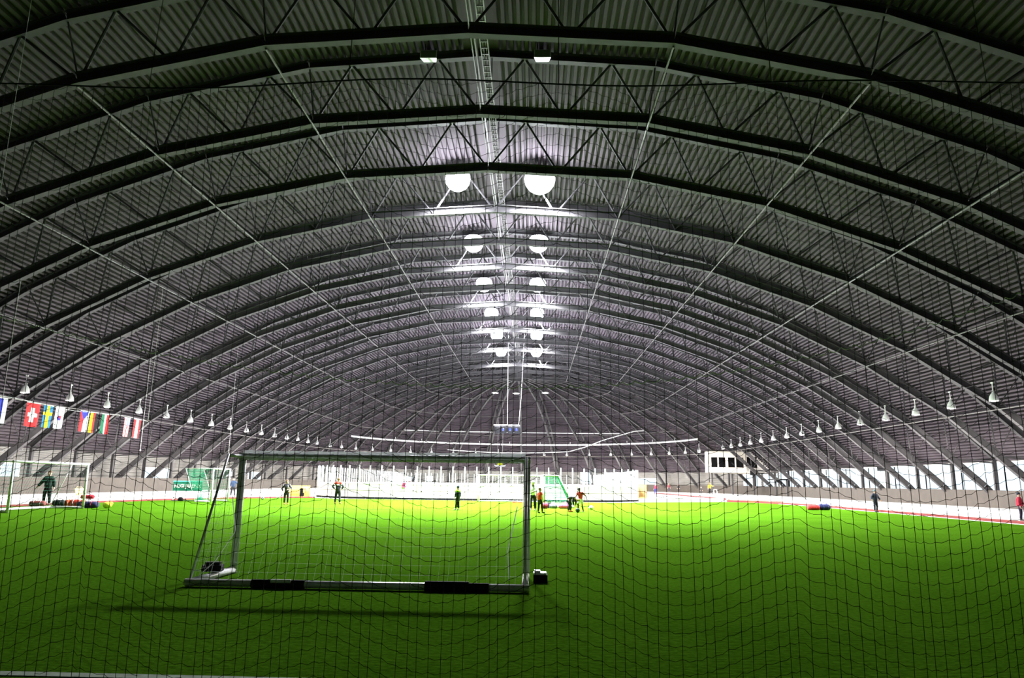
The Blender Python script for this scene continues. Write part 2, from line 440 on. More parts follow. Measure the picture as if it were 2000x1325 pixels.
for sgn in (1, -1):
    D, V = half_members(sgn)
    mem += [('diagonal_brace', member_mesh(a, b, .13).mesh('diagonal_brace', M['steel'])) for a, b in D]
    mem += [('vertical_strut', member_mesh(a, b, .08).mesh('vertical_strut', M['steel'])) for a, b in V]
    c = MB(); c.box((sgn * 43.75, 0, 1.95), (.26, .30, 4.3)); mem.append(('column', c.mesh('column', M['steel'])))
def truss_label(k):
    if k == -1: return 'nearest visible steel lattice roof truss, crossing the dark top of the photo'
    if k == 0: return 'steel lattice roof truss that carries the two unlit green-grey floodlights'
    if k == 14: return 'farthest straight steel roof truss, where the rounded far end of the roof begins'
    if k == 13: return 'second farthest straight steel roof truss, just beyond the last lit floodlights'
    if k % 2 == 0: return 'steel lattice roof truss carrying the %s lit pair of floodlights from the front' % ORD[k // 2 - 1]
    if k == 1: return 'steel lattice roof truss between the unlit floodlights and the nearest lit pair'
    return 'steel lattice roof truss between the %s and %s lit floodlight pairs' % (ORD[k // 2 - 1], ORD[k // 2])
for k in range(-1, 15):
    t = thing('roof_truss', truss_label(k), 'roof truss', (XR, TY(k), 0), 0, 'steel lattice trusses across the hall')
    link('bottom_chord', bc, t); link('top_chord', tcd, t)
    for nme, me in mem: link(nme, me, t)
# radial half trusses of the rounded end
x0 = 2.2
dbc = chord_mesh(False, [(x0, BN[0][1] - .1)] + BP[1:], .34, .48).mesh('bottom_chord', M['steel'])
dtc = chord_mesh(False, [(x0, TN[0][1] - .1)] + TN[1:], .34, .42).mesh('top_chord', M['steel'])
D, V = half_members(1); D = D[1:]
dmem = [('diagonal_brace', member_mesh(a, b, .12).mesh('diagonal_brace', M['steel'])) for a, b in D] + [('vertical_strut', member_mesh(a, b, .08).mesh('vertical_strut', M['steel'])) for a, b in V]
c = MB(); c.box((43.75, 0, 1.95), (.26, .30, 4.3)); dmem.append(('column', c.mesh('column', M['steel'])))
for i in range(1, 16):
    lab = 'middle radial steel roof rib of the rounded far end' if i == 8 else '%s radial roof rib %s of the middle one at the far end' % (ORD[abs(i - 8) - 1], 'right' if i < 8 else 'left')
    t = thing('roof_rib', lab, 'roof rib', (XR, YC, 0), ga * i, 'radial ribs of the rounded far end')
    link('bottom_chord', dbc, t); link('top_chord', dtc, t)
    for nme, me in dmem: link(nme, me, t)
ring = MB(); ring.lathe([(1.9, 19.3), (2.35, 19.3), (2.35, 22.9), (1.9, 22.9), (1.9, 19.3)], 24, (0, 0, 0))
tag(ring.obj('ridge_ring', M['steel'], None, loc=(XR, YC, 0)), 'steel ring at the crown where the far radial roof ribs meet', 'steel ring')
# longitudinal tie lines at the bottom chord nodes
side = {1: 'right', -1: 'left'}
for sgn in (-1, 1):
    for kk, nmv in ((1, 'innermost'), (2, 'second'), (3, 'third'), (4, 'fourth'), (5, 'lowest')):
        bx, bz_ = BN[kk]
        t = thing('longitudinal_tie', 'pale steel tie line running along the %s half of the roof, %s from the ridge' % (side[sgn], nmv), 'tie bar', (XR + sgn * bx, 0, bz_ - .04), 0, 'tie lines along the roof')
        tb = MB(); tb.tube([(0, 0, 0), (0, 6.583, 0)], .045, 6); tme = tb.mesh('tie_rod', M['brace'])
        for k in range(-1, 14): link('tie_rod', tme, t, (0, TY(k), 0))
# ring purlins round the far end
for kk, nmv in ((2, 'highest'), (3, 'second highest'), (4, 'third highest'), (5, 'lowest')):
    bx, bz_ = BN[kk]; m = MB()
    m.tube([(bx * math.cos(PI * j / 32), bx * math.sin(PI * j / 32), bz_ - .04) for j in range(3 if kk > 3 else 0, 33)], .06, 6)
    tag(m.obj('ring_tie', M['brace'], None, loc=(XR, YC, 0)), 'pale tie curving round the far end of the roof, %s of the four' % nmv, 'tie bar', 'curved ties of the far end')
# ridge cable tray
t = thing('cable_tray', 'ladder cable tray hung along the ridge of the roof', 'cable tray', (XR + .25, 20, 21.6))
for x in (-.45, -.05, .3):
    m = MB(); m.box((x, 51, 0), (.05, 102, .12)); m.obj('side_rail', M['brace'], t)
m = MB()
for j in range(0, 204): m.box((.125, .25 + j * .5, -.03), (.38, .06, .04))
stuff(m.obj('rungs', M['brace'], t))
for x, r in ((.05, .04), (.18, .03), (-.3, .07)):
    m = MB(); m.tube([(x + .02 * math.sin(j), j * 6.0, .04) for j in range(18)], r, 5); m.obj('cable', M['brace'], t)
m = MB()
for k in range(-1, 13): m.bar((-.45, TY(k) - 20, 0), (-.45, TY(k) - 20, 1.2), .05); m.bar((.3, TY(k) - 20, 0), (.3, TY(k) - 20, 1.2), .05)
m.obj('hangers', M['brace'], t)

# ------------------------------------------------------------------ ridge floodlights
def floodlight(x, k, lit, label, zc):
    t = thing('floodlight', label, 'floodlight', (x, TY(k) - .55, zc), 0, 'floodlights along the ridge' if lit else 'unlit floodlights')
    m = MB(); m.bar((-.25, .35, .35), (-.25, .05, .9), .06); m.bar((.25, .35, .35), (.25, .05, .9), .06); m.bar((-.3, .1, .92), (.3, .1, .92), .08); m.obj('bracket', M['steel'], t)
    if not lit:
        m = MB(); m.add([(-.42, -.30, -.26), (.42, -.30, -.26), (.42, -.22, .22), (-.42, -.22, .22), (-.32, .3, -.12), (.32, .3, -.12), (.32, .3, .34), (-.32, .3, .34)],
                        [(0, 3, 2, 1), (4, 5, 6, 7), (0, 1, 5, 4), (1, 2, 6, 5), (2, 3, 7, 6), (3, 0, 4, 7)]); m.obj('housing', M['alu'], t)
        m = MB(); m.add([(-.38, -.31, -.22), (.38, -.31, -.22), (.38, -.24, .19), (-.38, -.24, .19)], [(0, 1, 2, 3)]); m.obj('front_glass', M['offglass'], t)
        return t
    gr_ = 1.05 if (k == 2 and x > 0) else .86  # globe enlarged so its shape takes in the bloom round the lamp
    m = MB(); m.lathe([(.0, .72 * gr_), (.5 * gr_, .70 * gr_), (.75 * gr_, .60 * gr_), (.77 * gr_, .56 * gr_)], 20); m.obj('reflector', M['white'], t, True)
    m = MB(); m.lathe([(.0, -1.0 * gr_), (.38 * gr_, -.92 * gr_), (.7 * gr_, -.71 * gr_), (.92 * gr_, -.38 * gr_), (gr_, 0), (.92 * gr_, .38 * gr_), (.7 * gr_, .62 * gr_), (.0, .66 * gr_)], 20); m.obj('bloom_globe', M['bulb'], t, True)
    L = bpy.data.lights.new('flood_beam', 'AREA'); L.shape = 'DISK'; L.size = 2.2; L.spread = R(138); L.energy = LAMP_W; L.color = (.96, .98, 1.0)
    lo = bpy.data.objects.new('flood_beam', L); C.objects.link(lo); lo.parent = t; lo.location = (0, 0, -1.2)
    L = bpy.data.lights.new('flood_spill', 'POINT'); L.shadow_soft_size = .5; L.energy = SPILL_W; L.color = (.90, .94, 1.0)
    lo = bpy.data.objects.new('flood_spill', L); C.objects.link(lo); lo.parent = t; lo.location = (0, -1.3, -1.3)
    return t
floodlight(-5.42, 0, False, 'unlit grey-green floodlight left of the ridge near the top of the photo', 22.55)
floodlight(.27, 0, False, 'unlit grey-green floodlight right of the ridge near the top of the photo', 22.55)
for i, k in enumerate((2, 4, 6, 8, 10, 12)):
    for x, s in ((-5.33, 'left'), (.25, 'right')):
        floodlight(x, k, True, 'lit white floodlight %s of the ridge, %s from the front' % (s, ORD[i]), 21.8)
for i, (x, y) in enumerate(((-7.4, 134.1), (-3.46, 134.6), (2.02, 133.4))):
    t = thing('round_lamp', 'small round lit lamp under the far roof crown, %s of three' % ('left', 'middle', 'right')[i], 'lamp', (x, y, 18.0), 0, 'round lamps under the far crown')
    m = MB(); m.lathe([(.0, .32), (.25, .30), (.62, .06), (.64, 0)], 16); m.obj('lamp_shade', M['white'], t, True)
    m = MB(); m.lathe([(.0, -.10), (.40, -.06), (.58, .02), (.3, .1), (0, .1)], 16); m.obj('bulb', M['farbulb'], t, True)
    m = MB(); m.tube([(0, 0, .3), (0, 0, 1.9)], .03, 5); m.obj('hanger', M['steel'], t)
    L = bpy.data.lights.new('round_beam', 'AREA'); L.shape = 'DISK'; L.size = 1.0; L.energy = 3500; L.color = (.9, .94, 1.0)
    lo = bpy.data.objects.new('round_beam', L); C.objects.link(lo); lo.parent = t; lo.location = (0, 0, -.14)

# ------------------------------------------------------------------ pendant lamps over the ice track
pm1 = MB(); pm1.lathe([(.06, .72), (.08, .56), (.17, .46), (.25, .30), (.29, .12), (.30, 0), (.28, .01), (.26, .14), (.22, .30)], 14)
pm2 = MB(); pm2.lathe([(0, -.03), (.14, -.02), (.22, .05), (.16, .2), (0, .24)], 10)
pm3 = MB(); pm3.tube([(0, 0, .70), (0, 0, 1.25)], .035, 6); pm3.box((0, 0, 1.25), (.10, .2, .08))
pme = [('lamp_shade', pm1.mesh('lamp_shade', M['white'], True)), ('bulb', pm2.mesh('bulb', M['pbulb'], True)), ('stem', pm3.mesh('stem', M['white']))]
pl_d = bpy.data.lights.new('pendant_beam', 'AREA'); pl_d.shape = 'DISK'; pl_d.size = .4; pl_d.energy = PEND_W; pl_d.color = (1.0, .95, .86)
def pendant(x, y, label):
    t = thing('pendant_lamp', label, 'pendant lamp', (x, y, 7.4), 0, 'bell lamps round the ice track')
    for nme, me in pme: link(nme, me, t)
    lo = bpy.data.objects.new('pendant_beam', pl_d); C.objects.link(lo); lo.parent = t; lo.location = (0, 0, -.08)
LYs = [50.2 + 5.06 * i for i in range(15)]
RYs = [49.2 + 5.05 * i for i in range(15)]
for i, y in enumerate(LYs): pendant(-36.6, y, 'white bell-shaped pendant lamp over the left ice track, %s from the front' % ORD[i])
for i, y in enumerate(RYs): pendant(31.0, y, 'white bell-shaped pendant lamp over the right ice track, %s from the front' % ORD[i])
NA = 21
for i in range(NA):
    a = PI - PI * (i + .5) / NA
    rl = 33.8 if i < NA - 1 else 31.9
    pendant(-2.8 + rl * math.cos(a), 126 + rl * math.sin(a), 'small white pendant lamp in the far curve, %s from the left' % ORD[i])
for nme, X in (('left', -36.6), ('right', 31.0)):
    m = MB(); m.tube([(X, y, 8.71) for y in range(24, 127, 3)], .014, 4)
    tag(m.obj('lamp_cable', M['steel']), 'dark thin cable carrying the pendant lamps above the %s ice track' % nme, 'cable')

# ------------------------------------------------------------------ white pipe and cables round the far end
def arc(r, z, a0, a1, n, cx=XR, cy=YC, dz=0): return [(cx + r * math.cos(a0 + (a1 - a0) * i / n), cy + r * math.sin(a0 + (a1 - a0) * i / n), z + dz * math.sin(PI * i / n)) for i in range(n + 1)]
m = MB(); m.tube(arc(32.2, 9.6, R(165), R(8), 40), .17, 8)
for i in range(3, 38, 3):
    p = arc(32.2, 9.6, R(165), R(8), 40)[i]; m.tube([(p[0], p[1], p[2]), (p[0], p[1], p[2] + .6)], .05, 5)
tag(m.obj('air_duct', M['white'], smooth=False), 'thick white pipe curving across the far end of the hall', 'pipe')
m = MB(); m.tube(arc(30.4, 11.6, R(140), R(48), 40, dz=.5), .09, 6)
tag(m.obj('upper_cable', M['white']), 'thin white cable curving above the thick pipe at the far end', 'cable')
pts = arc(33.4, 8.2, R(118), R(72), 24, dz=-.35) + [(10.5, 151, 8.9), (14.0, 148, 10.2), (17.5, 146, 11.2), (20.0, 145, 11.9), (22.8, 144.5, 12.1)]
m = MB(); m.tube(pts, .09, 6)
tag(m.obj('lower_cable', M['white']), 'white cable along the far lamps that loops up at its right end', 'cable')

# ------------------------------------------------------------------ loudspeaker cluster hung over the rink
t = thing('loudspeaker_cluster', 'row of four black loudspeakers with blue glints hung over the rink', 'loudspeakers', (-3.6, 95, 8.35))
m = MB(); m.bar((-1.75, 0, .62), (1.7, 0, .62), .14, .1); m.bar((-1.6, .35, .66), (1.5, .35, .66), .1, .08); m.obj('hanging_bar', M['white'], t)
bl = mat('blue_glint', (.02, .03, .35), .12, 0, .1, 3)  # blue light on the speaker faces, put into the colour of small blobs
for i, x in enumerate((-1.25, -.42, .5, 1.35)):
    m = MB(); m.lathe([(.0, -.5), (.33, -.48), (.42, -.3), (.45, .3), (.36, .5), (.0, .52)], 14); s_ = m.obj('speaker_box', M['black'], t, True, (x, 0, 0))
    if i:
        m = MB(); m.ball((-.06, -.37, .02), .17, 10, 7, sc=(1, .6, 1.3)); m.obj('speaker_glint', bl, s_, True)
m = MB(); m.tube([(.05, 0, .65), (.02, 0, 13.3)], .035, 5); m.obj('steel_cable', M['wire'], t)
m = MB(); m.tube([(1.55, 0, .65), (1.85, 0, 4.5), (2.2, 0, 13.3)], .03, 5); m.obj('steel_cable', M['wire'], t)
# winged emblem sign
t = thing('emblem_sign', 'small winged emblem in yellow and white hung above the far rink boards', 'sign', (-7.0, 150, 5.0))
m = MB(); m.add([(-.62, 0, 0), (-.5, 0, .32), (-.2, 0, .48), (.2, 0, .48), (.5, 0, .32), (.62, 0, 0), (0, 0, -.12)] + [(-.62, .1, 0), (-.5, .1, .32), (-.2, .1, .48), (.2, .1, .48), (.5, .1, .32), (.62, .1, 0), (0, .1, -.12)],
    [(0, 6, 5, 4, 3, 2, 1), (7, 8, 9, 10, 11, 12, 13)] + [(i, (i + 1) % 7, (i + 1) % 7 + 7, i + 7) for i in range(7)]); m.obj('yellow_shield', emis('glow_yellow', (.75, .85, .05), .9), t)  # shield brightness put in as its own glow; it is no lamp
m = MB()
for s in (-1, 1):
    q = [(0, -.05), (0, -.35), (.9 * s, -.32), (1.15 * s, -.15), (1.2 * s, .15), (1.0 * s, .0), (.6 * s, -.05)]
    m.add([(x, -.05, z) for x, z in q] + [(x, .06, z) for x, z in q], [tuple(range(7)), tuple(range(13, 6, -1))] + [(i, (i + 1) % 7, (i + 1) % 7 + 7, i + 7) for i in range(7)])
m.obj('white_wings', emis('glow_white', (.9, .9, .95), 1.0), t)  # wings glow of themselves too, like the shield
m = MB(); m.tube([(-.5, 0, .4), (-.5, 0, 11.5)], .02, 4); m.tube([(.5, 0, .4), (.5, 0, 11.5)], .02, 4); m.obj('hanging_wires', M['wire'], t)

# ------------------------------------------------------------------ announcer's booth on the right
t = thing('viewing_booth', 'raised cream and white cabin with dark windows above the right wall', 'cabin', (30.4, 128, 3.6))
H = 3.9
m = MB(); m.box((3.35, 1.15, .05), (6.7, 2.3, .1)); m.box((3.35, 1.15, H - .05), (6.7, 2.3, .1)); m.box((3.35, 2.25, H / 2), (6.7, .1, H)); m.box((.05, 1.15, H / 2), (.1, 2.3, H))
m.box((3.35, .05, .5), (6.7, .1, 1.0)); m.box((3.35, .05, 3.32), (6.7, .1, 1.16))
for x, w_ in ((.28, .56), (1.75, .22), (3.25, .44), (4.75, .22), (6.45, .55)): m.box((x, .05, 1.87), (w_, .1, 1.76))
m.obj('cabin_body', M['cream'], t)
for x, w_ in ((1.10, 1.08), (2.44, 1.16), (4.05, 1.18), (5.5, 1.3)):
    m = MB(); m.box((x, .06, 1.87), (w_, .02, 1.76)); m.obj('window_pane', M['sglass'], t)
m = MB(); m.box((8.9, 1.6, .05), (4.4, 1.8, .1)); m.box((8.9, 1.6, H - .05), (4.4, 1.8, .1)); m.box((9.9, .75, H / 2), (2.4, .1, H)); m.box((7.7, .75, .5), (2.0, .1, 1.0)); m.box((7.7, .75, 3.4), (2.0, .1, 1.0)); m.box((11.05, 1.6, H / 2), (.1, 1.8, H)); m.box((8.9, 2.45, H / 2), (4.4, .1, H))
m.obj('cabin_annex', M['booth'], t)
m = MB(); m.box((7.7, .78, 1.95), (2.0, .02, 1.9)); m.obj('window_pane', M['sglass'], t)
for x in (1.0, 4.5, 8.2):
    m = MB(); m.box((x, 1.6, -1.85), (.26, .26, 3.7)); m.obj('support_post', M['steel'], t)
m = MB(); m.box((8.0, .4, .15), (1.3, .5, .8)); m.obj('dark_cabinet', M['black'], t)
# stair landing with railing beside the booth
t = thing('stair_landing', 'dark stair landing with a pale handrail right of the raised cabin', 'landing', (38.6, 116, 2.6))
m = MB(); m.box((.9, 3, .0), (1.7, 6, .15)); m.obj('platform', M['black'], t)
for i in range(4):
    m = MB(); m.tube([(.1, i * 1.9, 0), (.1, i * 1.9, 1.2)], .035, 5); m.obj('railing_post', M['brace'], t)
m = MB(); m.tube([(.1, 0, 1.2), (.1, 5.8, 1.2)], .04, 5); m.tube([(.1, 0, .6), (.1, 5.8, .6)], .03, 5); m.obj('handrail', M['brace'], t)
for yy in (.3, 5.6):
    m = MB(); m.box((1.2, yy, -1.35), (.2, .2, 2.6)); m.obj('support_post', M['steel'], t)

# ------------------------------------------------------------------ rink enclosure
RX0, RX1, RY0, RY1, RR = -20.6, 9.9, 62.6, 121.0, 7.6
def rrect():
    P = []
    def arcp(cx, cy, a0, a1):
        for i in range(11): a = R(a0 + (a1 - a0) * i / 10); P.append(Vector((cx + RR * math.cos(a), cy + RR * math.sin(a))))
    arcp(RX1 - RR, RY0 + RR, -90, 0); arcp(RX1 - RR, RY1 - RR, 0, 90); arcp(RX0 + RR, RY1 - RR, 90, 180); arcp(RX0 + RR, RY0 + RR, 180, 270)
    P.append(P[0]); return P
PR = rrect(); PLn = sum((b - a).length for a, b in zip(PR[:-1], PR[1:]))
def on(s):
    s %= PLn
    for a, b in zip(PR[:-1], PR[1:]):
        L = (b - a).length
        if s <= L: return a + (b - a) * (s / L) if L > 0 else a
        s -= L
    return PR[-1]
rink = thing('rink_enclosure', 'hockey rink enclosure of white boards with glass on pale posts', 'rink', ((RX0 + RX1) / 2, RY0, 0))
ox, oy = (RX0 + RX1) / 2, RY0
NP = 160; stp = PLn / NP
for i in range(NP):
    a = on(i * stp); b = on((i + 1) * stp); A = (a.x - ox, a.y - oy); B = (b.x - ox, b.y - oy)
    d = Vector((B[0] - A[0], B[1] - A[1])); dn = d.normalized()
    m = MB(); m.box((A[0], A[1], 2.1), (.085, .085, 1.5), math.atan2(d.y, d.x)); m.obj('post', M['white'], rink)
    m = MB(); m.bar((A[0] + dn.x * .04, A[1] + dn.y * .04, 2.08), (B[0] - dn.x * .04, B[1] - dn.y * .04, 2.08), .012, 1.44); m.obj('glass_pane', M['rglass'], rink)
    if i % 2 == 0:
        e = on((i + 1) * stp); c2 = on((i + 2) * stp); E_ = (e.x - ox, e.y - oy); C2 = (c2.x - ox, c2.y - oy)
        for z0, z1 in ((.17, .70), (.745, 1.27)):
            m = MB()
            g_ = .028
            m.bar((A[0] + dn.x * g_, A[1] + dn.y * g_, (z0 + z1) / 2), (E_[0], E_[1], (z0 + z1) / 2), .08, z1 - z0)
            d2 = Vector((C2[0] - E_[0], C2[1] - E_[1])).normalized()
            m.bar((E_[0], E_[1], (z0 + z1) / 2), (C2[0] - d2.x * g_, C2[1] - d2.y * g_, (z0 + z1) / 2), .08, z1 - z0)
            m.obj('board_panel', M['board'], rink)
m = MB(); mk = MB(); mc = MB()
for i in range(NP):
    a = on(i * stp); b = on((i + 1) * stp)
    m.bar((a.x - ox, a.y - oy, 1.31), (b.x - ox, b.y - oy, 1.31), .13, .08); mk.bar((a.x - ox, a.y - oy, .085), (b.x - ox, b.y - oy, .085), .10, .16)
    mc.bar((a.x - ox, a.y - oy, .7), (b.x - ox, b.y - oy, .7), .05, 1.16)
m.obj('top_rail', M['white'], rink); mk.obj('kick_plate', M['black'], rink); mc.obj('board_frame', M['kick'], rink)

# ------------------------------------------------------------------ football goals
def net_patch(m, P00, P10, P11, P01, nu, nv, r, sag=0.0):
    P00, P10, P11, P01 = [Vector(p) for p in (P00, P10, P11, P01)]
    def P(u, v):
        p = (P00 * (1 - u) + P10 * u) * (1 - v) + (P01 * (1 - u) + P11 * u) * v
        p.z -= sag * 4 * u * (1 - u) * 4 * v * (1 - v) * .5; return p
    for i in range(nu + 1): m.tube([P(i / nu, j / 4) for j in range(5)], r, 3, cap=False)
    for j in range(nv + 1): m.tube([P(i / 6, j / nv) for i in range(7)], r, 3, cap=False)
def goal(label, loc, rz, Wd, Hh, dt, db, pr, frame, net, cell, nr, group=None, base=True):
    t = thing('football_goal', label, 'football goal', loc, rz, group)
    for x in (0, Wd):
        m = MB(); m.tube([(x, 0, 0), (x, 0, Hh)], pr, 10); m.obj('post', frame, t, True)
    m = MB(); m.tube([(-pr, 0, Hh), (Wd + pr, 0, Hh)], pr, 10); m.obj('crossbar', frame, t, True)
    for x in (0, Wd):
        m = MB(); m.tube([(x, 0, Hh), (x, -dt, Hh)], pr * .45, 8); m.obj('top_arm', frame, t, True)
        m = MB(); m.tube([(x, -dt, Hh + .02), (x, -db, .06)], pr * .35, 8); m.obj('rear_stay', frame, t, True)
        if base: m = MB(); m.tube([(x, 0, .06), (x, -db, .06)], pr * .9, 8); m.obj('base_bar', frame, t, True)
    if base: m = MB(); m.tube([(-pr, -db, .06), (Wd + pr, -db, .06)], pr * .9, 8); m.obj('rear_base_bar', frame, t, True)
    m = MB()
    nx = max(4, int(Wd / cell)); ny = max(4, int(Hh / cell)); nd = max(2, int(dt / cell)); nb = max(3, int(db / cell))
    net_patch(m, (0, -dt, Hh), (Wd, -dt, Hh), (Wd, -db, .08), (0, -db, .08), nx, ny, nr, .05)
    net_patch(m, (0, 0, Hh), (Wd, 0, Hh), (Wd, -dt, Hh), (0, -dt, Hh), nx, nd, nr, .06)
    for x in (0, Wd): net_patch(m, (x, 0, Hh), (x, -dt, Hh), (x, -db, .08), (x, 0, .08), nb, ny, nr)
    stuff(m.obj('net', net, t))
    return t
g1 = goal('large nearest football goal in worn aluminium with thin white net', (-5.15, 12.72, 0), 0, 5.03, 1.98, .62, 1.62, .062, M['alu'], M["wnet"], .14, .0013)
def wrap(parent, x0, x1, r, mt, name, z=.06):
    m = MB(); m.tube([(x0, -1.62, z), (x1, -1.62, z)], r, 10); m.obj(name, mt, parent)
wrap(g1, 3.55, 4.2, .085, M['black'], 'counterweight'); wrap(g1, .95, 1.75, .063, M['black'], 'tape_wrap'); wrap(g1, 4.15, 4.5, .066, M['black'], 'tape_wrap')
m = MB(); m.tube([(1.25, -1.66, .105), (1.55, -1.66, .105)], .03, 6); m.obj('white_sticker', M['white'], g1)
m = MB(); m.tube([(.12, -.6, 1.3), (.28, -.75, .75), (.1, -1.0, .3), (-.02, -1.25, .12)], .008, 4); m.tube([(4.88, -.5, 1.2), (4.74, -.75, .5), (4.78, -1.1, .1)], .008, 4); m.obj('loose_net_cord', M['wnet'], g1)
m = MB()
hr = [(.02 + 4.99 * i / 60, .012 * math.sin(i * 2.1), 1.98 + .062 + .016 + .006 * math.sin(i * 1.3)) for i in range(61)]
m.tube(hr, .03, 6)
for i in range(1, 60, 2): m.tube([(hr[i][0], .0, 2.06), (hr[i][0] + .02, -.07, 2.0), (hr[i][0] + .05, -.05, 1.90)], .006, 4)
m.obj('added_net_bunch', M['wnet'], g1)  # net bunch added to glow when backlit and brighten the crossbar
t = thing('ballast_block', 'black rubber block lying on the left base bar of the nearest goal', 'block', (-5.2, 12.0, .115))
m = MB(); m.box((0, 0, .05), (.30, .24, .10), .2); m.box((0, 0, .12), (.22, .16, .05), .2); m.obj('block_body', M['black'], t)
t = thing('ballast_weight', 'white-topped black weight on turf beside the right post of the nearest goal', 'weight', (.12, 12.35, 0))
m = MB(); m.box((0, 0, .06), (.23, .3, .12)); m.obj('weight_body', M['black'], t)
m = MB(); m.box((-.01, 0, .135), (.21, .26, .03)); m.box((-.05, 0, .165), (.10, .18, .03)); m.obj('weight_top', M['white'], t)
goal('white football goal at the left sideline by a person in dark green', (-22.5, 36.1, 0), -PI / 2, 5.25, 2.18, .8, 1.7, .06, M['white'], M['dgnet'], .16, .004)
g3 = goal('small white goal with green net at the far left sideline', (-21.33, 50.6, 0), -PI / 2, 2.65, 2.2, 1.9, 1.05, .055, M['white'], M['gnet'], .11, .009)
goal('white football goal standing before the middle of the rink boards', (.58, 58.4, 0), PI, 5.0, 2.12, .8, 1.6, .06, M['white'], M['wnet'], .18, .0022)
g5 = goal('white goal with bright green net seen from the side at midfield', (.67, 47.85, 0), PI / 2, 5.0, 2.05, .95, 1.95, .075, M['white'], M['gnet'], .12, .011)
m = MB(); m.tube([(-.05, -.05, .1), (-.05, -1.9, .1)], .1, 8); m.obj('white_base_pad', M['white'], g5)
for x, y, lab in ((1.05, 44.9, 'left'), (2.25, 44.9, 'right')):
    t = thing('goal_weight', 'black hump weight at the base of the side-on green goal, %s one' % lab, 'weight', (x - .05, 47.2, 0), 0, 'weights of the green goal')
    m = MB(); m.lathe([(.24, 0), (.24, .12), (.18, .28), (.08, .36), (0, .37)], 10); m.obj('weight_body', M['black'], t, True)
    m = MB(); m.tube([(-.08, 0, .34), (-.05, 0, .44), (.05, 0, .44), (.08, 0, .34)], .018, 5); m.obj('handle', M['black'], t)
# banner stand behind the small goal
t = thing('banner_stand', 'green banner with white lettering on a stand by the far left goal', 'banner', (-25.0, 50.0, 0), .5); t.scale = (1.12, 1, 1)
m = MB(); m.box((.85, 0, 1.0), (1.68, .04, .62)); m.obj('banner_cloth', cloth((.012, .22, .13)), t)
m = MB(); m.box((.85, -.03, 1.33), (1.70, .03, .075)); m.obj('top_strip', cloth((.15, .75, .68)), t)
for (x0_, x1_) in ((.15, -.05), (1.5, 1.6)):
    m = MB(); m.tube([(x0_ + .1, .05, .72), (x1_ + .1, .1, .03)], .025, 6); m.obj('leg', M['white'], t)
m = MB(); m.box((.95, .05, .02), (1.9, .55, .04)); m.obj('base_plate', M['black'], t)
for x in (.5, 1.62):
    m = MB(); m.lathe([(.15, .04), (.17, .1), (.12, .24), (0, .28)], 10, (x, -.1, 0)); m.obj('foot_weight', M['black'], t, True)
fc = bpy.data.curves.new('lettering', 'FONT'); fc.body = 'NUGI JAREB-IK'; fc.size = .30; fc.extrude = .006; fc.offset = .012; fc.materials.append(M['white'])
fo = bpy.data.objects.new('tmp', fc); C.objects.link(fo); bpy.context.view_layer.update()
fm = bpy.data.meshes.new_from_object(fo.evaluated_get(bpy.context.evaluated_depsgraph_get())); bpy.data.objects.remove(fo)
xs = [v.co.x for v in fm.vertices]; sx = 1.56 / (max(xs) - min(xs))
for v in fm.vertices: v.co = Vector((.07 + (v.co.x - min(xs)) * sx, -.03 - v.co.z, .90 + v.co.y * 1.15))
o = link('lettering', fm, t); o['label'] = 'white block letters'

# ------------------------------------------------------------------ flags on a line along the left side
FX = -30.0
t = thing('flag_line', 'thin cord holding the row of national flags at the left', 'cord', (FX, 38, 5.92))
m = MB(); fy = [30 + i for i in range(0, 26)]; m.tube([(0, y - 38, -.05 + .10 * math.cos((y - 40) * .55)) for y in fy], .012, 4); m.obj('cord', M['wire'], t)
for yy in (30, 55):
    m = MB(); m.tube([(0, yy - 38, .0), (0, yy - 38, roofz(FX) - 5.9)], .009, 4); m.obj('hanging_wire', M['wire'], t)
Rd, Wt, Bl, Yl, Kk, Gn = (.62, .02, .025), (.85, .85, .87), (.03, .04, .42), (.85, .62, .01), (.01, .01, .01), (.02, .16, .08)
LB = (.015, .17, .36)
def flag(name, label, y0, wd, ht, func, cols, ph):
    """cloth grid hanging in the yz plane; func(u,v) gives the colour index, u left to right, v downwards"""
    t = thing('flag', label, 'flag', (FX, y0, 5.86), 0, 'flags on the cord at left'); nu, nv = 24, 36
    m = MB(); vs = []
    for j in range(nv + 1):
        for i in range(nu + 1):
            u, v = i / nu, j / nv
            vs.append((.035 * math.sin(u * 9 + ph) * (.3 + v) - .05 * v, u * wd + .02 * v * math.sin(ph + 3 * v), -v * ht - .02 * math.sin(u * PI)))
    o_ = len(m.v); m.v += vs
    for j in range(nv):
        for i in range(nu):
            a = j * (nu + 1) + i; m.f.append((a, a + 1, a + nu + 2, a + nu + 1)); m.mi.append(func((i + .5) / nu, (j + .5) / nv))
    o = m.obj('flag_cloth', [cloth(c) for c in cols], t, True)
    m = MB(); m.tube([(0, 0, .0), (0, wd, 0)], .02, 5); m.obj('heading', M['white'], t)
tri = lambda u, v: min(2, int(u * 3))
def f_swiss(u, v): return 1 if ((abs(u - .5) < .11 and abs(v - .5) < .30) or (abs(v - .5) < .085 and abs(u - .5) < .34)) else 0
def f_swe(u, v): return 1 if (abs(u - .5) < .12 or abs(v - .38) < .075) else 0
def f_kor(u, v):
    du, dv = (u - .5) * .62, (v - .5)
    if du * du + dv * dv < .0155: return 1 if u > .5 + .08 * math.sin((v - .5) * 24) else 2
    for (cu, cv) in ((.22, .22), (.78, .22), (.22, .78), (.78, .78)):
        if abs(u - cu) < .09 and abs(v - cv) < .05 and int((v - cv + .05) * 50) % 2 == 0: return 3
    return 0
def f_cz(u, v):
    if v < .42 and abs(u - .5) < .5 * (1 - v / .42): return 2
    return 0 if u < .5 else 1
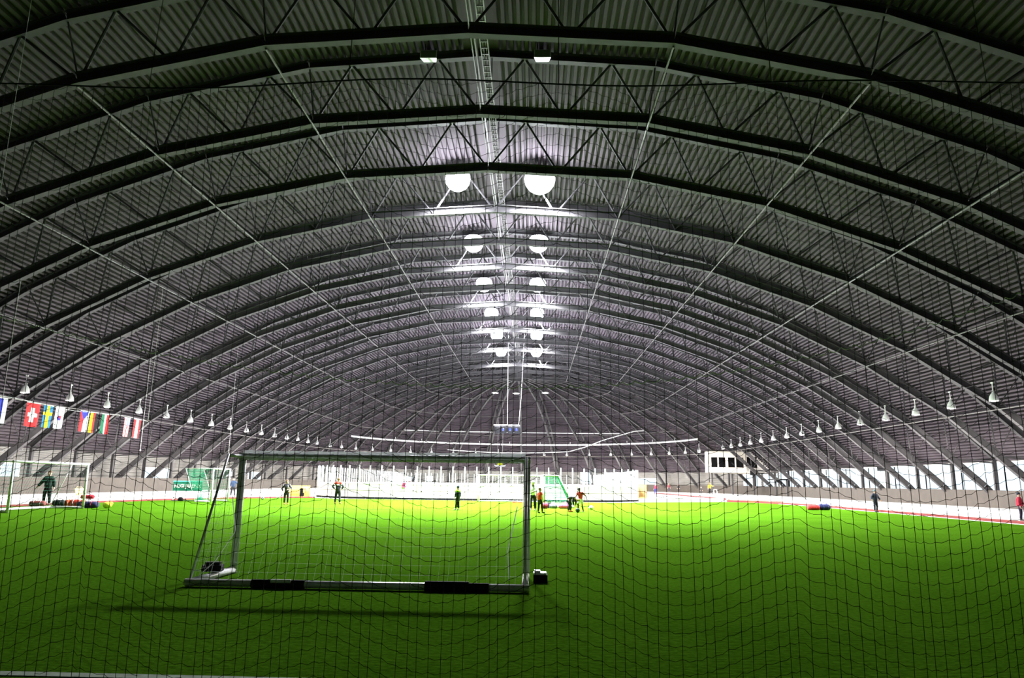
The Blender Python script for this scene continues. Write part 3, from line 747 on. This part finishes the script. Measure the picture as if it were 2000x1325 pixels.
def f_usa(u, v):
    if u > .46 and v < .40: return 2 if (int(u * 24) + int(v * 36)) % 2 else 3
    return int(u * 13) % 2
flag('flag', 'red, blue and white striped flag cut by the left photo edge', 38.95, .93, 1.4, tri, [Rd, Bl, Wt], .2)
flag('flag', 'red flag with a white cross', 41.45, 1.22, 1.4, f_swiss, [Rd, Wt], 1.0)
flag('flag', 'blue flag with a yellow cross', 42.97, .9, 1.36, f_swe, [LB, Yl], 2.0)
flag('flag', 'white flag with a red and blue disc', 44.10, .88, 1.34, f_kor, [Wt, Rd, Bl, Kk], 3.0)
flag('flag', 'red and white flag with a blue triangle', 46.58, .95, 1.36, f_cz, [Rd, Wt, Bl], .6)
flag('flag', 'yellow, red and black striped flag', 47.72, .8, 1.36, tri, [Yl, Rd, Kk], 4.0)
flag('flag', 'green, white and red striped flag', 49.02, .84, 1.34, tri, [Gn, Wt, Rd], 5.0)
flag('flag', 'flag with narrow red stripes and a blue starred corner', 51.76, .82, 1.38, f_usa, [Rd, Wt, Bl, (.5, .5, .7)], 1.7)
flag('flag', 'red, white and red striped flag, farthest on the cord', 53.07, .98, 1.38, tri, [Rd, Wt, Rd], 2.6)
# thin hanging wires
for x, y, z0, z1, lab in ((-34.2, 45, 6.2, 13.5, 'nearest of three at the left'), (-33.1, 60, 3.8, 14.2, 'middle of three at the left'), (-31.95, 75, 3.6, 14.6, 'farthest of three at the left')):
    z1 = roofz(x) + .06
    m = MB(); m.tube([(0, 0, z0), (0, 0, z1)], .011, 4); m.lathe([(0, -.08), (.05, -.05), (.05, .08), (0, .1)], 6, (0, 0, z0))
    tag(m.obj('hanging_wire', M['wire'], None, loc=(x, y, 0)), 'thin pale wire hanging from the roof, %s' % lab, 'wire')

# ------------------------------------------------------------------ bags, balls and small gear
def bag(label, loc, rz, L, D, H, body, trim):
    t = thing('sports_bag', label, 'bag', loc, rz)
    m = MB(); n = 10; sec = []
    for i, k in enumerate((0, .55, .9, 1, 1, .9, .55, 0)):
        x = -L / 2 + L * (0, .02, .08, .2, .8, .92, .98, 1)[i]
        sec.append((x, k))
    vs = []
    for x, k in sec:
        for j in range(n):
            a = 2 * PI * j / n; vs.append((x, math.cos(a) * D / 2 * (.5 + .5 * k), H / 2 + math.sin(a) * H / 2 * (.55 + .45 * k)))
    fs = [(i * n + j, i * n + (j + 1) % n, (i + 1) * n + (j + 1) % n, (i + 1) * n + j) for i in range(len(sec) - 1) for j in range(n)]
    fs += [tuple(range(n - 1, -1, -1)), tuple(range((len(sec) - 1) * n, len(sec) * n))]
    m.add(vs, fs); m.obj('bag_body', cloth(body), t, True)
    m = MB()
    for x in (-L * .22, L * .22): m.tube([(x, math.cos(a) * D * .52, H / 2 + math.sin(a) * H * .53) for a in [PI * q / 8 * 2 for q in range(9)]], .018, 5)
    m.tube([(-L * .22, 0, H), (-L * .1, .03, H * 1.25), (L * .1, .03, H * 1.25), (L * .22, 0, H)], .016, 5); m.obj('strap', cloth(trim), t)
    return t
bag('brownish red bag on the ground at the left sideline goal', (-26.0, 37.8, 0), .2, .75, .35, .30, (.25, .06, .05), (.4, .3, .3))
bag('dark green bag behind the left sideline goal beside the orange one', (-25.25, 38.45, 0), -.1, .7, .4, .34, (.02, .03, .025), (.1, .1, .1))
bag('bright orange bag behind the left sideline goal', (-24.45, 38.2, 0), .3, .62, .4, .38, (.75, .10, .03), (.85, .5, .3))
bag('red bag with white straps near the far post of the left goal', (-23.55, 37.3, 0), .1, .75, .4, .42, (.70, .05, .03), (.85, .85, .8))
bag('navy bag lying beside the far post of the left goal', (-22.75, 36.9, 0), .1, 1.0, .45, .34, (.015, .015, .07), (.3, .03, .04))
bag('small red bag resting on the navy bag by the left goal', (-22.85, 36.95, .45), .2, .62, .32, .22, (.55, .02, .04), (.1, .02, .03))
bag('red sports bag on turf by the right kerb', (19.15, 51.0, 0), -.1, .8, .5, .34, (.60, .03, .03), (.3, .02, .02))
bag('navy sports bag beside the red one at the right kerb', (19.95, 51.15, 0), .15, .75, .5, .42, (.01, .02, .12), (.05, .05, .15))
bag('pink sports bag lying at the base of the side-on green goal', (1.95, 46.4, 0), .0, .75, .4, .32, (.78, .10, .36), (.5, .05, .25))
bag('blue grey bag beside the pink bag at the green goal', (1.25, 46.45, 0), .0, .5, .4, .30, (.16, .14, .32), (.3, .3, .4))
bag('crimson bag behind the child in the red shirt', (.66, 45.9, 0), .2, .45, .35, .36, (.30, .02, .05), (.2, .02, .05))
t = thing('training_bib', 'lime yellow training bib heaped beside the navy bag', 'bib', (-21.85, 37.1, 0))
m = MB(); m.ball((0, 0, .16), .22, 9, 6, sc=(1.1, .9, .75)); m.ball((.12, .05, .24), .13, 8, 5, sc=(1, 1, .7)); m.obj('bib_cloth', cloth((.70, .80, .05)), t, True)
def football(label, loc, r, c1, c2):
    bm = bmesh.new(); bmesh.ops.create_icosphere(bm, subdivisions=2, radius=r)
    ico = [v.co.copy() for v in bm.verts if len(v.link_faces) == 5]
    for f in bm.faces:
        f.smooth = True; c = f.calc_center_median(); f.material_index = 1 if min((c - q).length for q in ico) < r * .33 else 0
    me = bpy.data.meshes.new('ball'); bm.to_mesh(me); bm.free(); me.materials.append(cloth(c1, .4)); me.materials.append(cloth(c2, .4))
    tag(link('football', me, None, (loc[0], loc[1], r)), label, 'ball')
football('white football on turf right of the player in white shorts', (3.47, 44.6), .14, (.85, .85, .85), (.6, .6, .6))
football('dark green football on turf by the bending person', (2.42, 40.5), .13, (.02, .10, .06), (.01, .03, .03))
football('white football near the left rear kerb behind the striped player', (-21.2, 60.3), .14, (.85, .85, .85), (.7, .7, .7))
football('white and black football near the left rear kerb, left of the plain one', (-20.7, 55.5), .13, (.8, .8, .8), (.02, .02, .02))
football('orange football just left of the small goal\'s near post', (-22.1, 49.6), .14, (.85, .30, .12), (.8, .5, .3))
football('pale yellow football inside the small goal at far left', (-21.9, 49.2), .14, (.85, .65, .40), (.85, .8, .6))
t = thing('floor_marker', 'low red marker strip on turf before the middle white goal', 'marker', (-1.3, 57.3, 0))
m = MB(); m.box((-.2, 0, .06), (.35, .25, .12)); m.box((.22, .05, .05), (.4, .22, .10)); m.obj('marker_body', cloth((.70, .08, .03)), t)
# yellow tub on the left ice
t = thing('yellow_tub', 'pale yellow tub standing on the ice seen through the left goal', 'tub', (-38.4, 60.8, -.03))
m = MB(); m.lathe([(.22, 0), (.30, .48), (.33, .52), (.33, .58), (.29, .58), (.21, .06), (0, .06)], 14, cap=False); m.obj('tub_body', M['yellow'], t, True)
m = MB(); m.tube([(-.3, 0, .5), (-.2, 0, .72), (.2, 0, .72), (.3, 0, .5)], .02, 5); m.obj('handle', M['yellow'], t)
# players' bench box left of the rink and timber box right of it
t = thing('bench_box', 'pale yellow timber bench box at the left end of the rink boards', 'bench', (-22.9, 67.0, -.03))
m = MB(); m.box((.95, .6, .05), (1.9, 1.2, .1)); m.box((.05, .6, .55), (.1, 1.2, 1.0)); m.box((.95, 1.15, .55), (1.9, .1, 1.0)); m.box((.7, .02, .85), (1.3, .06, .35)); m.obj('box_shell', M['yellow'], t)
m = MB(); m.box((.95, .7, .45), (1.7, .4, .06)); m.obj('seat', M['wood'], t)
m = MB(); m.box((1.5, .1, .45), (.3, .3, .7)); m.obj('black_block', M['black'], t)  # solid black block near the front of the box
m = MB(); m.lathe([(.0, .4), (.26, .4), (.26, .95), (.0, .95)], 12, (1.85, .1, 0)); m.obj('drum', M['yellow'], t, True)
t = thing('timber_crate', 'open brown timber crate with orange edge at right end of rink', 'crate', (10.25, 72.0, -.03))
m = MB(); m.box((.4, .6, .12), (.8, 1.1, .24)); m.box((.03, .6, .8), (.06, 1.1, 1.5)); m.box((.77, .6, .8), (.06, 1.1, 1.5)); m.box((.4, 1.12, .8), (.8, .06, 1.5)); m.obj('crate_shell', M['wood'], t)
m = MB(); m.box((.72, .02, .95), (.07, .07, 1.2)); m.obj('edge_post', cloth((.75, .20, .05)), t)
m = MB(); m.box((.4, .04, .3), (.7, .05, .12)); m.obj('front_slat', M['yellow'], t)
t = thing('draped_jacket', 'pink jacket hung over the rink boards', 'jacket', (-11.1, 62.46, .0))
m = MB(); m.add([(-.18, 0, 1.37), (.18, 0, 1.37), (.22, -.03, 1.15), (.14, -.02, 1.02), (-.12, -.02, 1.0), (-.22, -.03, 1.17), (-.16, .2, 1.38), (.16, .2, 1.38)] , [(0, 1, 2, 3, 4, 5), (0, 6, 7, 1)])
m.ball((0, .02, 1.38), .15, 8, 5, sc=(1.2, .9, .6)); m.obj('jacket_cloth', cloth((.62, .10, .25)), t, True)

# ------------------------------------------------------------------ people
DEPS = bpy.context.evaluated_depsgraph_get
def skin(name, V, E, Rd_, root, sub=2):
    bm = bmesh.new(); L = bm.verts.layers.skin.verify(); vv = []
    for i, p in enumerate(V):
        v = bm.verts.new(p); r = Rd_[i]; v[L].radius = (r, r) if not isinstance(r, tuple) else r; v[L].use_root = (i == root); vv.append(v)
    for a, b in E: bm.edges.new((vv[a], vv[b]))
    me = bpy.data.meshes.new(name); bm.to_mesh(me); bm.free()
    o = bpy.data.objects.new('tmp', me); C.objects.link(o)
    s = o.modifiers.new('skin', 'SKIN'); s.use_smooth_shade = True
    q = o.modifiers.new('sub', 'SUBSURF'); q.levels = sub; q.render_levels = sub
    bpy.context.view_layer.update()
    out = bpy.data.meshes.new_from_object(o.evaluated_get(DEPS())); bpy.data.objects.remove(o); return out
BASE = dict(pel=(0, 0, .96), wai=(0, .01, 1.10), che=(0, 0, 1.32), nek=(0, .01, 1.49), hd0=(0, -.01, 1.56), hd1=(0, -.02, 1.66), hd2=(0, 0, 1.75),
    sL=(.17, 0, 1.43), eL=(.26, .03, 1.16), wL=(.28, -.04, .92), pL=(.285, -.07, .84), sR=(-.17, 0, 1.43), eR=(-.26, .03, 1.16), wR=(-.28, -.04, .92), pR=(-.285, -.07, .84),
    hL=(.10, 0, .91), kL=(.115, -.02, .50), aL=(.12, .03, .09), tL=(.13, -.13, .04), hR=(-.10, 0, .91), kR=(-.115, -.02, .50), aR=(-.12, .03, .09), tR=(-.13, -.13, .04))
RAD = dict(pel=.105, wai=.105, che=.135, nek=.055, hd0=.075, hd1=.105, hd2=.075, s=.068, e=.046, w=.032, p=.036, h=.082, k=.058, a=.042, t=.036)
def rad(k): return RAD[k] if k in RAD else RAD[k[0]]
def person(label, loc, rz, height, pose, top, bottom, shoe, skinm='skin', hair='hairb', headgear=None, short_sleeve=False, shorts=False, accent=None, accent_part=None, bulk=1.0, socks=None, band=None):
    J = {k: Vector(v) for k, v in BASE.items()}
    for k, v in pose.items(): J[k] = Vector(v)
    sc = height / 1.82
    t = thing('person', label, 'person', loc, rz); 
    keys = list(BASE.keys()); idx = {k: i for i, k in enumerate(keys)}
    ED = [('pel', 'wai'), ('wai', 'che'), ('che', 'nek'), ('nek', 'hd0'), ('hd0', 'hd1'), ('hd1', 'hd2')]
    for s in 'LR': ED += [('che', 's' + s), ('s' + s, 'e' + s), ('e' + s, 'w' + s), ('w' + s, 'p' + s), ('pel', 'h' + s), ('h' + s, 'k' + s), ('k' + s, 'a' + s), ('a' + s, 't' + s)]
    me = skin('body', [J[k] * sc for k in keys], [(idx[a], idx[b]) for a, b in ED], [rad(k) * sc for k in keys], 0)
    # face, ears and fingers joined to the body surface
    bm = bmesh.new(); bm.from_mesh(me)
    x = MB(); hc = J['hd1'] * sc; upd = (J['hd2'] - J['hd0']).normalized()
    face = Vector(pose.get('face', (0, -1, 0))); face = (face - upd * face.dot(upd)).normalized(); sd = face.cross(upd)
    for s in (-1, 1):
        p = hc + face * (.088 * sc) + sd * (s * .034 * sc) + upd * (.012 * sc); x.ball(p, .013 * sc, 6, 5, 1)
        p = hc + sd * (s * .094 * sc) - upd * (.005 * sc); x.ball(p, .026 * sc, 6, 5, 0, (.7, .7, 1.2))
    nb = hc + face * (.092 * sc); x.tube([nb + upd * .02 * sc, nb + face * .02 * sc - upd * .018 * sc, nb - upd * .025 * sc], .01 * sc, 5, 0, True, [.008 * sc, .016 * sc, .008 * sc])
    x.ball(hc + face * (.082 * sc) - upd * (.055 * sc), .022 * sc, 6, 4, 2, (1, 1, .4))
    for s in 'LR':
        w, p = J['w' + s] * sc, J['p' + s] * sc; d = (p - w).normalized(); o_ = d.cross(Vector((1, 0, 0)) if abs(d.x) < .8 else Vector((0, 0, 1))).normalized(); q = d.cross(o_)
        for i, ln in enumerate((.062, .075, .070, .055)):
            b = p + d * .01 * sc + o_ * ((i - 1.5) * .019 * sc); x.tube([b, b + d * ln * .5 * sc + q * .004 * sc, b + d * ln * sc + q * .018 * sc], .009 * sc, 5, 0, True, [.010 * sc, .009 * sc, .006 * sc])
        b = w + d * .03 * sc + o_ * (-.026 * sc); x.tube([b, b + d * .03 * sc - o_ * .022 * sc, b + d * .055 * sc - o_ * .026 * sc + q * .01 * sc], .01 * sc, 5, 0, True, [.012 * sc, .010 * sc, .007 * sc])
    xm = x.mesh('x', [M[skinm], M['eye'], M['lip']], True); bm.from_mesh(xm); bm.to_mesh(me); bm.free(); bpy.data.meshes.remove(xm)
    me.materials.clear()
    for q in (M[skinm], M['eye'], M['lip']): me.materials.append(q)
    link('body', me, t)
    def garment(name, ks, edges, grow, mt, root=0):
        V = [J[k] * sc if isinstance(k, str) else k * sc for k, _ in ks]; Rr = [r * sc + grow for _, r in ks]
        o = link(name, skin(name, V, edges, Rr, root), t); o.data.materials.clear(); o.data.materials.append(mt); return o
    mid = lambda a, b, f: J[a] * (1 - f) + J[b] * f
    low = J['pel'] + (J['pel'] - J['wai']) * .62
    ks = [(low, .158 * bulk), ('wai', .142 * bulk), ('che', .158 * bulk), (mid('che', 'nek', .72), .075)]; ee = [(0, 1), (1, 2), (2, 3)]
    for s in 'LR':
        b = len(ks); ks += [('s' + s, .074 * bulk), (mid('s' + s, 'e' + s, .75) if short_sleeve else 'e' + s, .055 * bulk)]; ee += [(2, b), (b, b + 1)]
        if not short_sleeve: ks.append((mid('e' + s, 'w' + s, .9), .042 * bulk)); ee.append((b + 1, b + 2))
    garment('jacket' if not short_sleeve else 'shirt', ks, ee, .02 * sc, cloth(top))
    ks = [(mid('pel', 'wai', .85), .122), (mid('pel', 'wai', -.1), .132)]; ee = [(0, 1)]
    for s in 'LR':
        b = len(ks); ks += [(mid('h' + s, 'k' + s, .26), .096), (mid('h' + s, 'k' + s, .85) if shorts else 'k' + s, .098 if shorts else .070)]; ee += [(1, b), (b, b + 1)]
        if not shorts: ks.append((mid('k' + s, 'a' + s, .93), .056)); ee.append((b + 1, b + 2))
    garment('shorts' if shorts else 'trousers', ks, ee, .014 * sc, cloth(bottom))
    for s in 'LR':
        m = MB(); a, tt = J['a' + s] * sc, J['t' + s] * sc; d = (tt - a).normalized()
        m.tube([a - d * .05 * sc - Vector((0, 0, .03 * sc)), a + Vector((0, 0, -.01 * sc)), (a + tt) / 2, tt, tt + d * .05 * sc], .05 * sc, 8, 0, True, [.035 * sc, .055 * sc, .052 * sc, .048 * sc, .02 * sc]); m.obj('shoe', cloth(shoe), t, True)
        if socks:
            m = MB(); m.tube([mid('k' + s, 'a' + s, .25) * sc, mid('k' + s, 'a' + s, .6) * sc, J['a' + s] * sc], .06 * sc, 8, 0, True, [.066 * sc, .062 * sc, .052 * sc]); m.obj('sock', cloth(socks), t, True)
    hcen = hc + upd * .02 * sc - face * .012 * sc
    if headgear:
        kind, col = headgear
        m = MB(); rr = .122 * sc; m.ball(hcen + upd * .045 * sc - face * .022 * sc, rr * .96, 12, 8, sc=(1, 1, .92))
        if kind == 'cap': m.tube([hcen + face * .09 * sc + upd * .03 * sc, hcen + face * .19 * sc + upd * .02 * sc], .05 * sc, 8, 0, True, [.07 * sc, .05 * sc])
        o = m.obj({'cap': 'cap', 'helmet': 'helmet', 'hat': 'knit_hat'}[kind], cloth(col), t, True)
    else:
        m = MB(); m.ball(hcen + upd * .038 * sc - face * .026 * sc, .108 * sc, 12, 8); m.obj('hair', M[hair], t, True)
    if accent and accent_part == 'shoulders':
        m = MB()
        for s, q in (('L', 1), ('R', -1)): m.tube([mid('che', 'nek', .7) * sc, J['s' + s] * sc + Vector((0, 0, .02)), mid('s' + s, 'e' + s, .35) * sc], .1 * sc, 10, 0, True, [.10 * sc, .105 * sc, .085 * sc])
        m.ball(mid('che', 'nek', .55) * sc, .155 * sc, 12, 8, sc=(1.15, 1.05, .55)); m.obj('shoulder_yoke', cloth(accent), t, True)
    if band:
        m = MB(); m.ball(mid('wai', 'che', .92) * sc, .165 * sc, 14, 8, sc=(1.18, 1.08, .42))
        for s in 'LR': m.ball(mid('s' + s, 'e' + s, .42) * sc, .086 * sc, 10, 7, sc=(1, 1, .9))
        m.obj('chest_band', cloth(band), t, True)
    if accent and accent_part == 'stripes':
        m = MB()
        for s in 'LR':
            g_ = 1 if s == 'L' else -1; off = .050 * g_
            m.tube([J['s' + s] * sc + Vector((off, -.03, .02)), J['e' + s] * sc + Vector((off, -.02, 0)), J['w' + s] * sc + Vector((off * .7, -.02, 0))], .02 * sc, 5)
            m.tube([mid('h' + s, 'k' + s, .15) * sc + Vector((.080 * g_, -.02, 0)), J['k' + s] * sc + Vector((.060 * g_, -.02, 0)), J['a' + s] * sc + Vector((.046 * g_, -.02, .07))], .016 * sc, 5)
        m.tube([mid('wai', 'che', .1) * sc + Vector((.05, -.125, 0)), J['che'] * sc + Vector((.06, -.135, 0)), mid('che', 'nek', .5) * sc + Vector((.05, -.10, 0))], .026 * sc, 6); m.obj('stripes', cloth(accent), t, True)
    return t
wide = lambda dx: dict(kL=(.115 + dx * .5, -.02, .50), aL=(.12 + dx, .03, .09), tL=(.14 + dx, -.13, .04), kR=(-.115 - dx * .5, -.02, .50), aR=(-.12 - dx, .03, .09), tR=(-.14 - dx, -.13, .04))
hips = dict(eL=(.40, .10, 1.20), wL=(.24, -.06, 1.02), pL=(.18, -.11, 1.0), eR=(-.40, .10, 1.20), wR=(-.24, -.06, 1.02), pR=(-.18, -.11, 1.0))
person('person in dark green coat and black trousers behind the left sideline goal', (-26.3, 38.9, 0), .3, 1.88, dict(wide(.02), eR=(-.34, .0, 1.18), wR=(-.48, -.05, .97), pR=(-.52, -.07, .90)), (.010, .026, .020), (.008, .008, .009), (.12, .05, .04), hair='hairb', bulk=1.25)
person('person in blue jacket and dark trousers right of the small far-left goal', (-26.2, 63.1, 0), .5, 1.66, dict(wide(.05), eL=(.36, -.05, 1.22), wL=(.45, -.2, 1.3), pL=(.5, -.24, 1.34)), (.03, .06, .13), (.012, .012, .016), (.05, .02, .02), hair='hairk')
person('player in black with white stripes and red shoes at left', (-15.75, 46.3, 0), .35, 1.55, dict(eL=(.30, -.08, 1.18), wL=(.10, -.22, 1.10), pL=(.03, -.24, 1.08), eR=(-.36, .02, 1.18), wR=(-.26, -.14, .96), pR=(-.2, -.18, .92)), (.012, .012, .016), (.010, .010, .012), (.60, .06, .04), accent=(.75, .75, .75), accent_part='stripes')
person('adult with red and white shoulders, hands on hips, facing the rink', (-13.1, 48.7, 0), PI - .05, 1.74, dict(hips, **wide(.05)), (.015, .016, .03), (.008, .009, .014), (.25, .12, .06), hair='hairb', accent=(.60, .05, .03), accent_part='shoulders', band=(.78, .76, .76))
person('player in navy and lime top seen from the side at pitch centre', (-4.3, 41.45, 0), -2.2, 1.36, dict(aL=(.12, -.06, .09), tL=(.12, -.22, .04)), (.020, .030, .055), (.010, .012, .025), (.75, .75, .75), hair='hairk', headgear=('hat', (.03, .06, .09)), accent=(.55, .75, .05), accent_part='shoulders')
person('person in white jacket, white cap and black trousers by the goal post', (-.04, 42.4, 0), -.35, 1.70, dict(wide(.02), eL=(.30, -.12, 1.2), wL=(.12, -.24, 1.16), pL=(.06, -.26, 1.15), wR=(-.3, -.1, .95)), (.80, .80, .86), (.006, .006, .008), (.75, .75, .75), headgear=('cap', (.85, .85, .82)))
person('child in bright red shirt and black trousers beside the green goal', (.33, 39.1, 0), 2.3, 1.34, dict(wide(.03), kR=(-.13, -.10, .50), aR=(-.14, -.12, .09), tR=(-.15, -.27, .04)), (.74, .055, .03), (.010, .010, .014), (.012, .012, .012), hair='hairb', short_sleeve=True)
bend = dict(pel=(0, .12, .93), wai=(0, .0, 1.02), che=(0, -.24, 1.04), nek=(0, -.42, .98), hd0=(0, -.48, .94), hd1=(0, -.56, .88), hd2=(0, -.63, .82), face=(0, -.6, -.8),
    sL=(.17, -.30, 1.02), eL=(.21, -.34, .74), wL=(.16, -.36, .48), pL=(.14, -.38, .40), sR=(-.17, -.30, 1.02), eR=(-.24, -.30, .74), wR=(-.18, -.34, .48), pR=(-.16, -.36, .40),
    hL=(.10, .11, .88), hR=(-.10, .11, .88), kL=(.16, .02, .48), aL=(.20, .08, .09), tL=(.22, -.08, .04), kR=(-.16, .02, .48), aR=(-.20, .08, .09), tR=(-.22, -.08, .04))
person('person in black bending forward towards the turf, fair hair', (2.05, 41.05, 0), 1.15, 1.40, bend, (.010, .010, .014), (.010, .011, .013), (.70, .14, .05), hair='hairy')
person('player in red shirt and white shorts with arms spread, near the ball', (2.62, 41.25, 0), -.45, 1.36, dict(che=(0, -.06, 1.32), wai=(0, 0, 1.1), nek=(-.02, -.12, 1.48), hd0=(-.03, -.15, 1.55), hd1=(-.04, -.18, 1.64), hd2=(-.04, -.17, 1.74), eL=(.40, .05, 1.22), wL=(.50, .02, .98), pL=(.53, 0, .90), eR=(-.34, .02, 1.18), wR=(-.45, -.1, .98), pR=(-.48, -.14, .92), sL=(.18, -.05, 1.42), sR=(-.18, -.07, 1.42), kL=(.16, -.05, .50), aL=(.20, .08, .09), tL=(.22, -.08, .04), kR=(-.14, -.12, .52), aR=(-.14, -.02, .10), tR=(-.15, -.18, .05)), (.42, .03, .02), (.84, .84, .84), (.60, .70, .62), skinm='skin2', hair='hairk', short_sleeve=True, shorts=True, socks=(.01, .01, .012))
person('small skater in navy overalls and grey helmet by the right kerb', (22.25, 48.55, .0), .25, 1.44, dict(eL=(.34, .02, 1.18), wL=(.48, -.02, .98), pL=(.52, -.03, .90), eR=(-.33, .02, 1.18), wR=(-.38, -.1, .98), aR=(-.10, .03, .09), aL=(.10, .03, .09)), (.010, .018, .04), (.012, .018, .035), (.02, .02, .03), headgear=('helmet', (.10, .16, .20)), bulk=1.15)
person('skater in red jacket and dark helmet at the right photo edge', (25.45, 39.3, -.03), .9, 1.48, dict(eL=(.30, -.06, 1.2), wL=(.26, -.2, 1.05)), (.50, .02, .05), (.02, .012, .03), (.02, .02, .02), headgear=('helmet', (.03, .035, .05)), bulk=1.3)
person('distant skater in red and blue on the far right ice', (19.5, 118.0, -.03), -.8, 1.75, wide(.06), (.32, .04, .08), (.04, .04, .20), (.02, .02, .02), headgear=('helmet', (.3, .2, .3)))
person('distant person in dark red standing against the far right wall', (28.05, 153.0, -.03), .2, 1.8, {}, (.10, .015, .025), (.02, .015, .03), (.02, .02, .02))
person('distant person in black against the far wall, right of the dark red one', (29.6, 151.0, -.03), .4, 1.7, wide(.03), (.012, .012, .014), (.01, .01, .012), (.02, .02, .02), hair='hairk', bulk=1.3)
person('distant skater in yellow jacket and black trousers below the cabin', (30.3, 127.0, -.03), -.2, 2.0, dict(wide(.04), eL=(.36, 0, 1.3), wL=(.55, -.05, 1.3), pL=(.6, -.06, 1.3)), (.70, .40, .02), (.012, .012, .014), (.02, .02, .02), headgear=('helmet', (.6, .35, .05)))
person('distant small child in black beside the yellow-jacketed skater', (29.6, 130.5, -.03), .1, 1.3, {}, (.01, .01, .012), (.01, .01, .012), (.02, .02, .02), hair='hairk')
t = thing('skating_aid', 'small white skating support frame on the ice below the cabin', 'skating aid', (31.3, 127.3, -.03))
for x in (-.3, .3):
    m = MB(); m.tube([(x, -.4, .04), (x, .4, .04), (x * .8, .1, .85), (x, -.4, .04)], .04, 6); m.obj('side_frame', M['white'], t)
m = MB(); m.tube([(-.24, .1, .85), (.24, .1, .85)], .04, 6); m.obj('handle', M['white'], t)

# ------------------------------------------------------------------ net between camera and pitch
NY = 6.0
net = thing('safety_net', 'black square-mesh safety net hanging close in front of the pitch', 'net', (0, NY, 0))
P0, PER_N, AMP = .2, 1.93, .27
rn = random.Random(3)
amps = [AMP * rn.uniform(.8, 1.15) for _ in range(40)]
def wave(x):
    q = (x - P0) / PER_N; k = math.floor(q); u = q - k
    return amps[int(k) + 20] * (.12 * (2 * u - 1) ** 2 + .88 * (.5 + .5 * math.cos(2 * PI * u)))
def ndep(x, z): return .05 * math.sin(x * 1.6 + .4) + .03 * math.sin(z * 1.1 + x)
CW, CH = .0905, .1045
xs = [-8.5 + CW * i for i in range(int(17 / CW))]
zmax = 5.2
cords = MB()
vx = [x + .012 * math.sin(i * 1.7) for i, x in enumerate(xs)]
for i, x in enumerate(vx):
    pts = []
    for j in range(0, 27): z = .015 + (zmax - .015) * j / 26; pts.append((x + .010 * math.sin(z * 1.3 + i), ndep(x, z), z))
    cords.tube(pts, .0026, 3, cap=False)
rows = int((zmax + .3) / CH)
for j in range(-2, rows):
    pts = []
    for i, x in enumerate(vx):
        z = .03 + j * CH + wave(x) + .006 * math.sin(i * 3.1 + j * 1.3)
        pts.append((x + .010 * math.sin(z * 1.3 + i), ndep(x, z) , z))
        if i < len(vx) - 1:
            x2 = (x + vx[i + 1]) / 2; pts.append((x2 + .01 * math.sin(z * 1.3 + i), ndep(x2, z), .03 + j * CH + wave(x2) - .012))
    run = []
    for p in pts + [(0, 0, -9)]:
        if .012 < p[2] < zmax: run.append(p)
        else:
            if len(run) > 2: cords.tube(run, .0022, 3, cap=False)
            run = []
    for i, x in enumerate(vx):
        z = .03 + j * CH + wave(x) + .006 * math.sin(i * 3.1 + j * 1.3)
        if .02 < z < zmax and abs(x) < 6.2:
            c = (x + .010 * math.sin(z * 1.3 + i), ndep(x, z), z); r = .0056
            cords.add([(c[0] + r, c[1], c[2]), (c[0] - r, c[1], c[2]), (c[0], c[1] + r, c[2]), (c[0], c[1] - r, c[2]), (c[0], c[1], c[2] + r * 1.2), (c[0], c[1], c[2] - r * 1.2)],
                      [(0, 2, 4), (2, 1, 4), (1, 3, 4), (3, 0, 4), (2, 0, 5), (1, 2, 5), (3, 1, 5), (0, 3, 5)])
stuff(cords.obj('mesh_cords', M['rope'], net))
m = MB(); m.tube([(x, ndep(x, zmax), zmax) for x in xs[::4]], .008, 5); m.obj('top_rope', M['rope'], net)
for k in range(-4, 5):
    m = MB(); x = P0 + PER_N * k; m.tube([(x, ndep(x, zmax), zmax), (x * .98, .67, 18.2)], .004, 4); m.obj('hanging_rope', M['rope'], net)
# scalloped suspension rope farther in
pts = []; st = .27; xx = -12.2
def sag(x): return 3.60 + (.0123 if x < -.5 else .0195) * (x + .5) ** 2 * .93
while xx < 12.2:
    for q in range(5):
        u = q / 5; x = xx + st * u; pts.append((x, 0, sag(x) - .075 * 4 * u * (1 - u)))
    xx += st
t = thing('scalloped_rope', 'pale rope hanging in small scallops across the hall below the ridge', 'rope', (0, 15.0, 0))
m = MB(); m.tube(pts, .0095, 4); m.obj('rope', M['white'], t)
for x in (-12.2, 12.2):
    m = MB(); m.tube([(x, 0, sag(x)), (x * 1.3, 4.5, 17.0)], .006, 4); m.obj('hanging_cord', M['wire'], t)
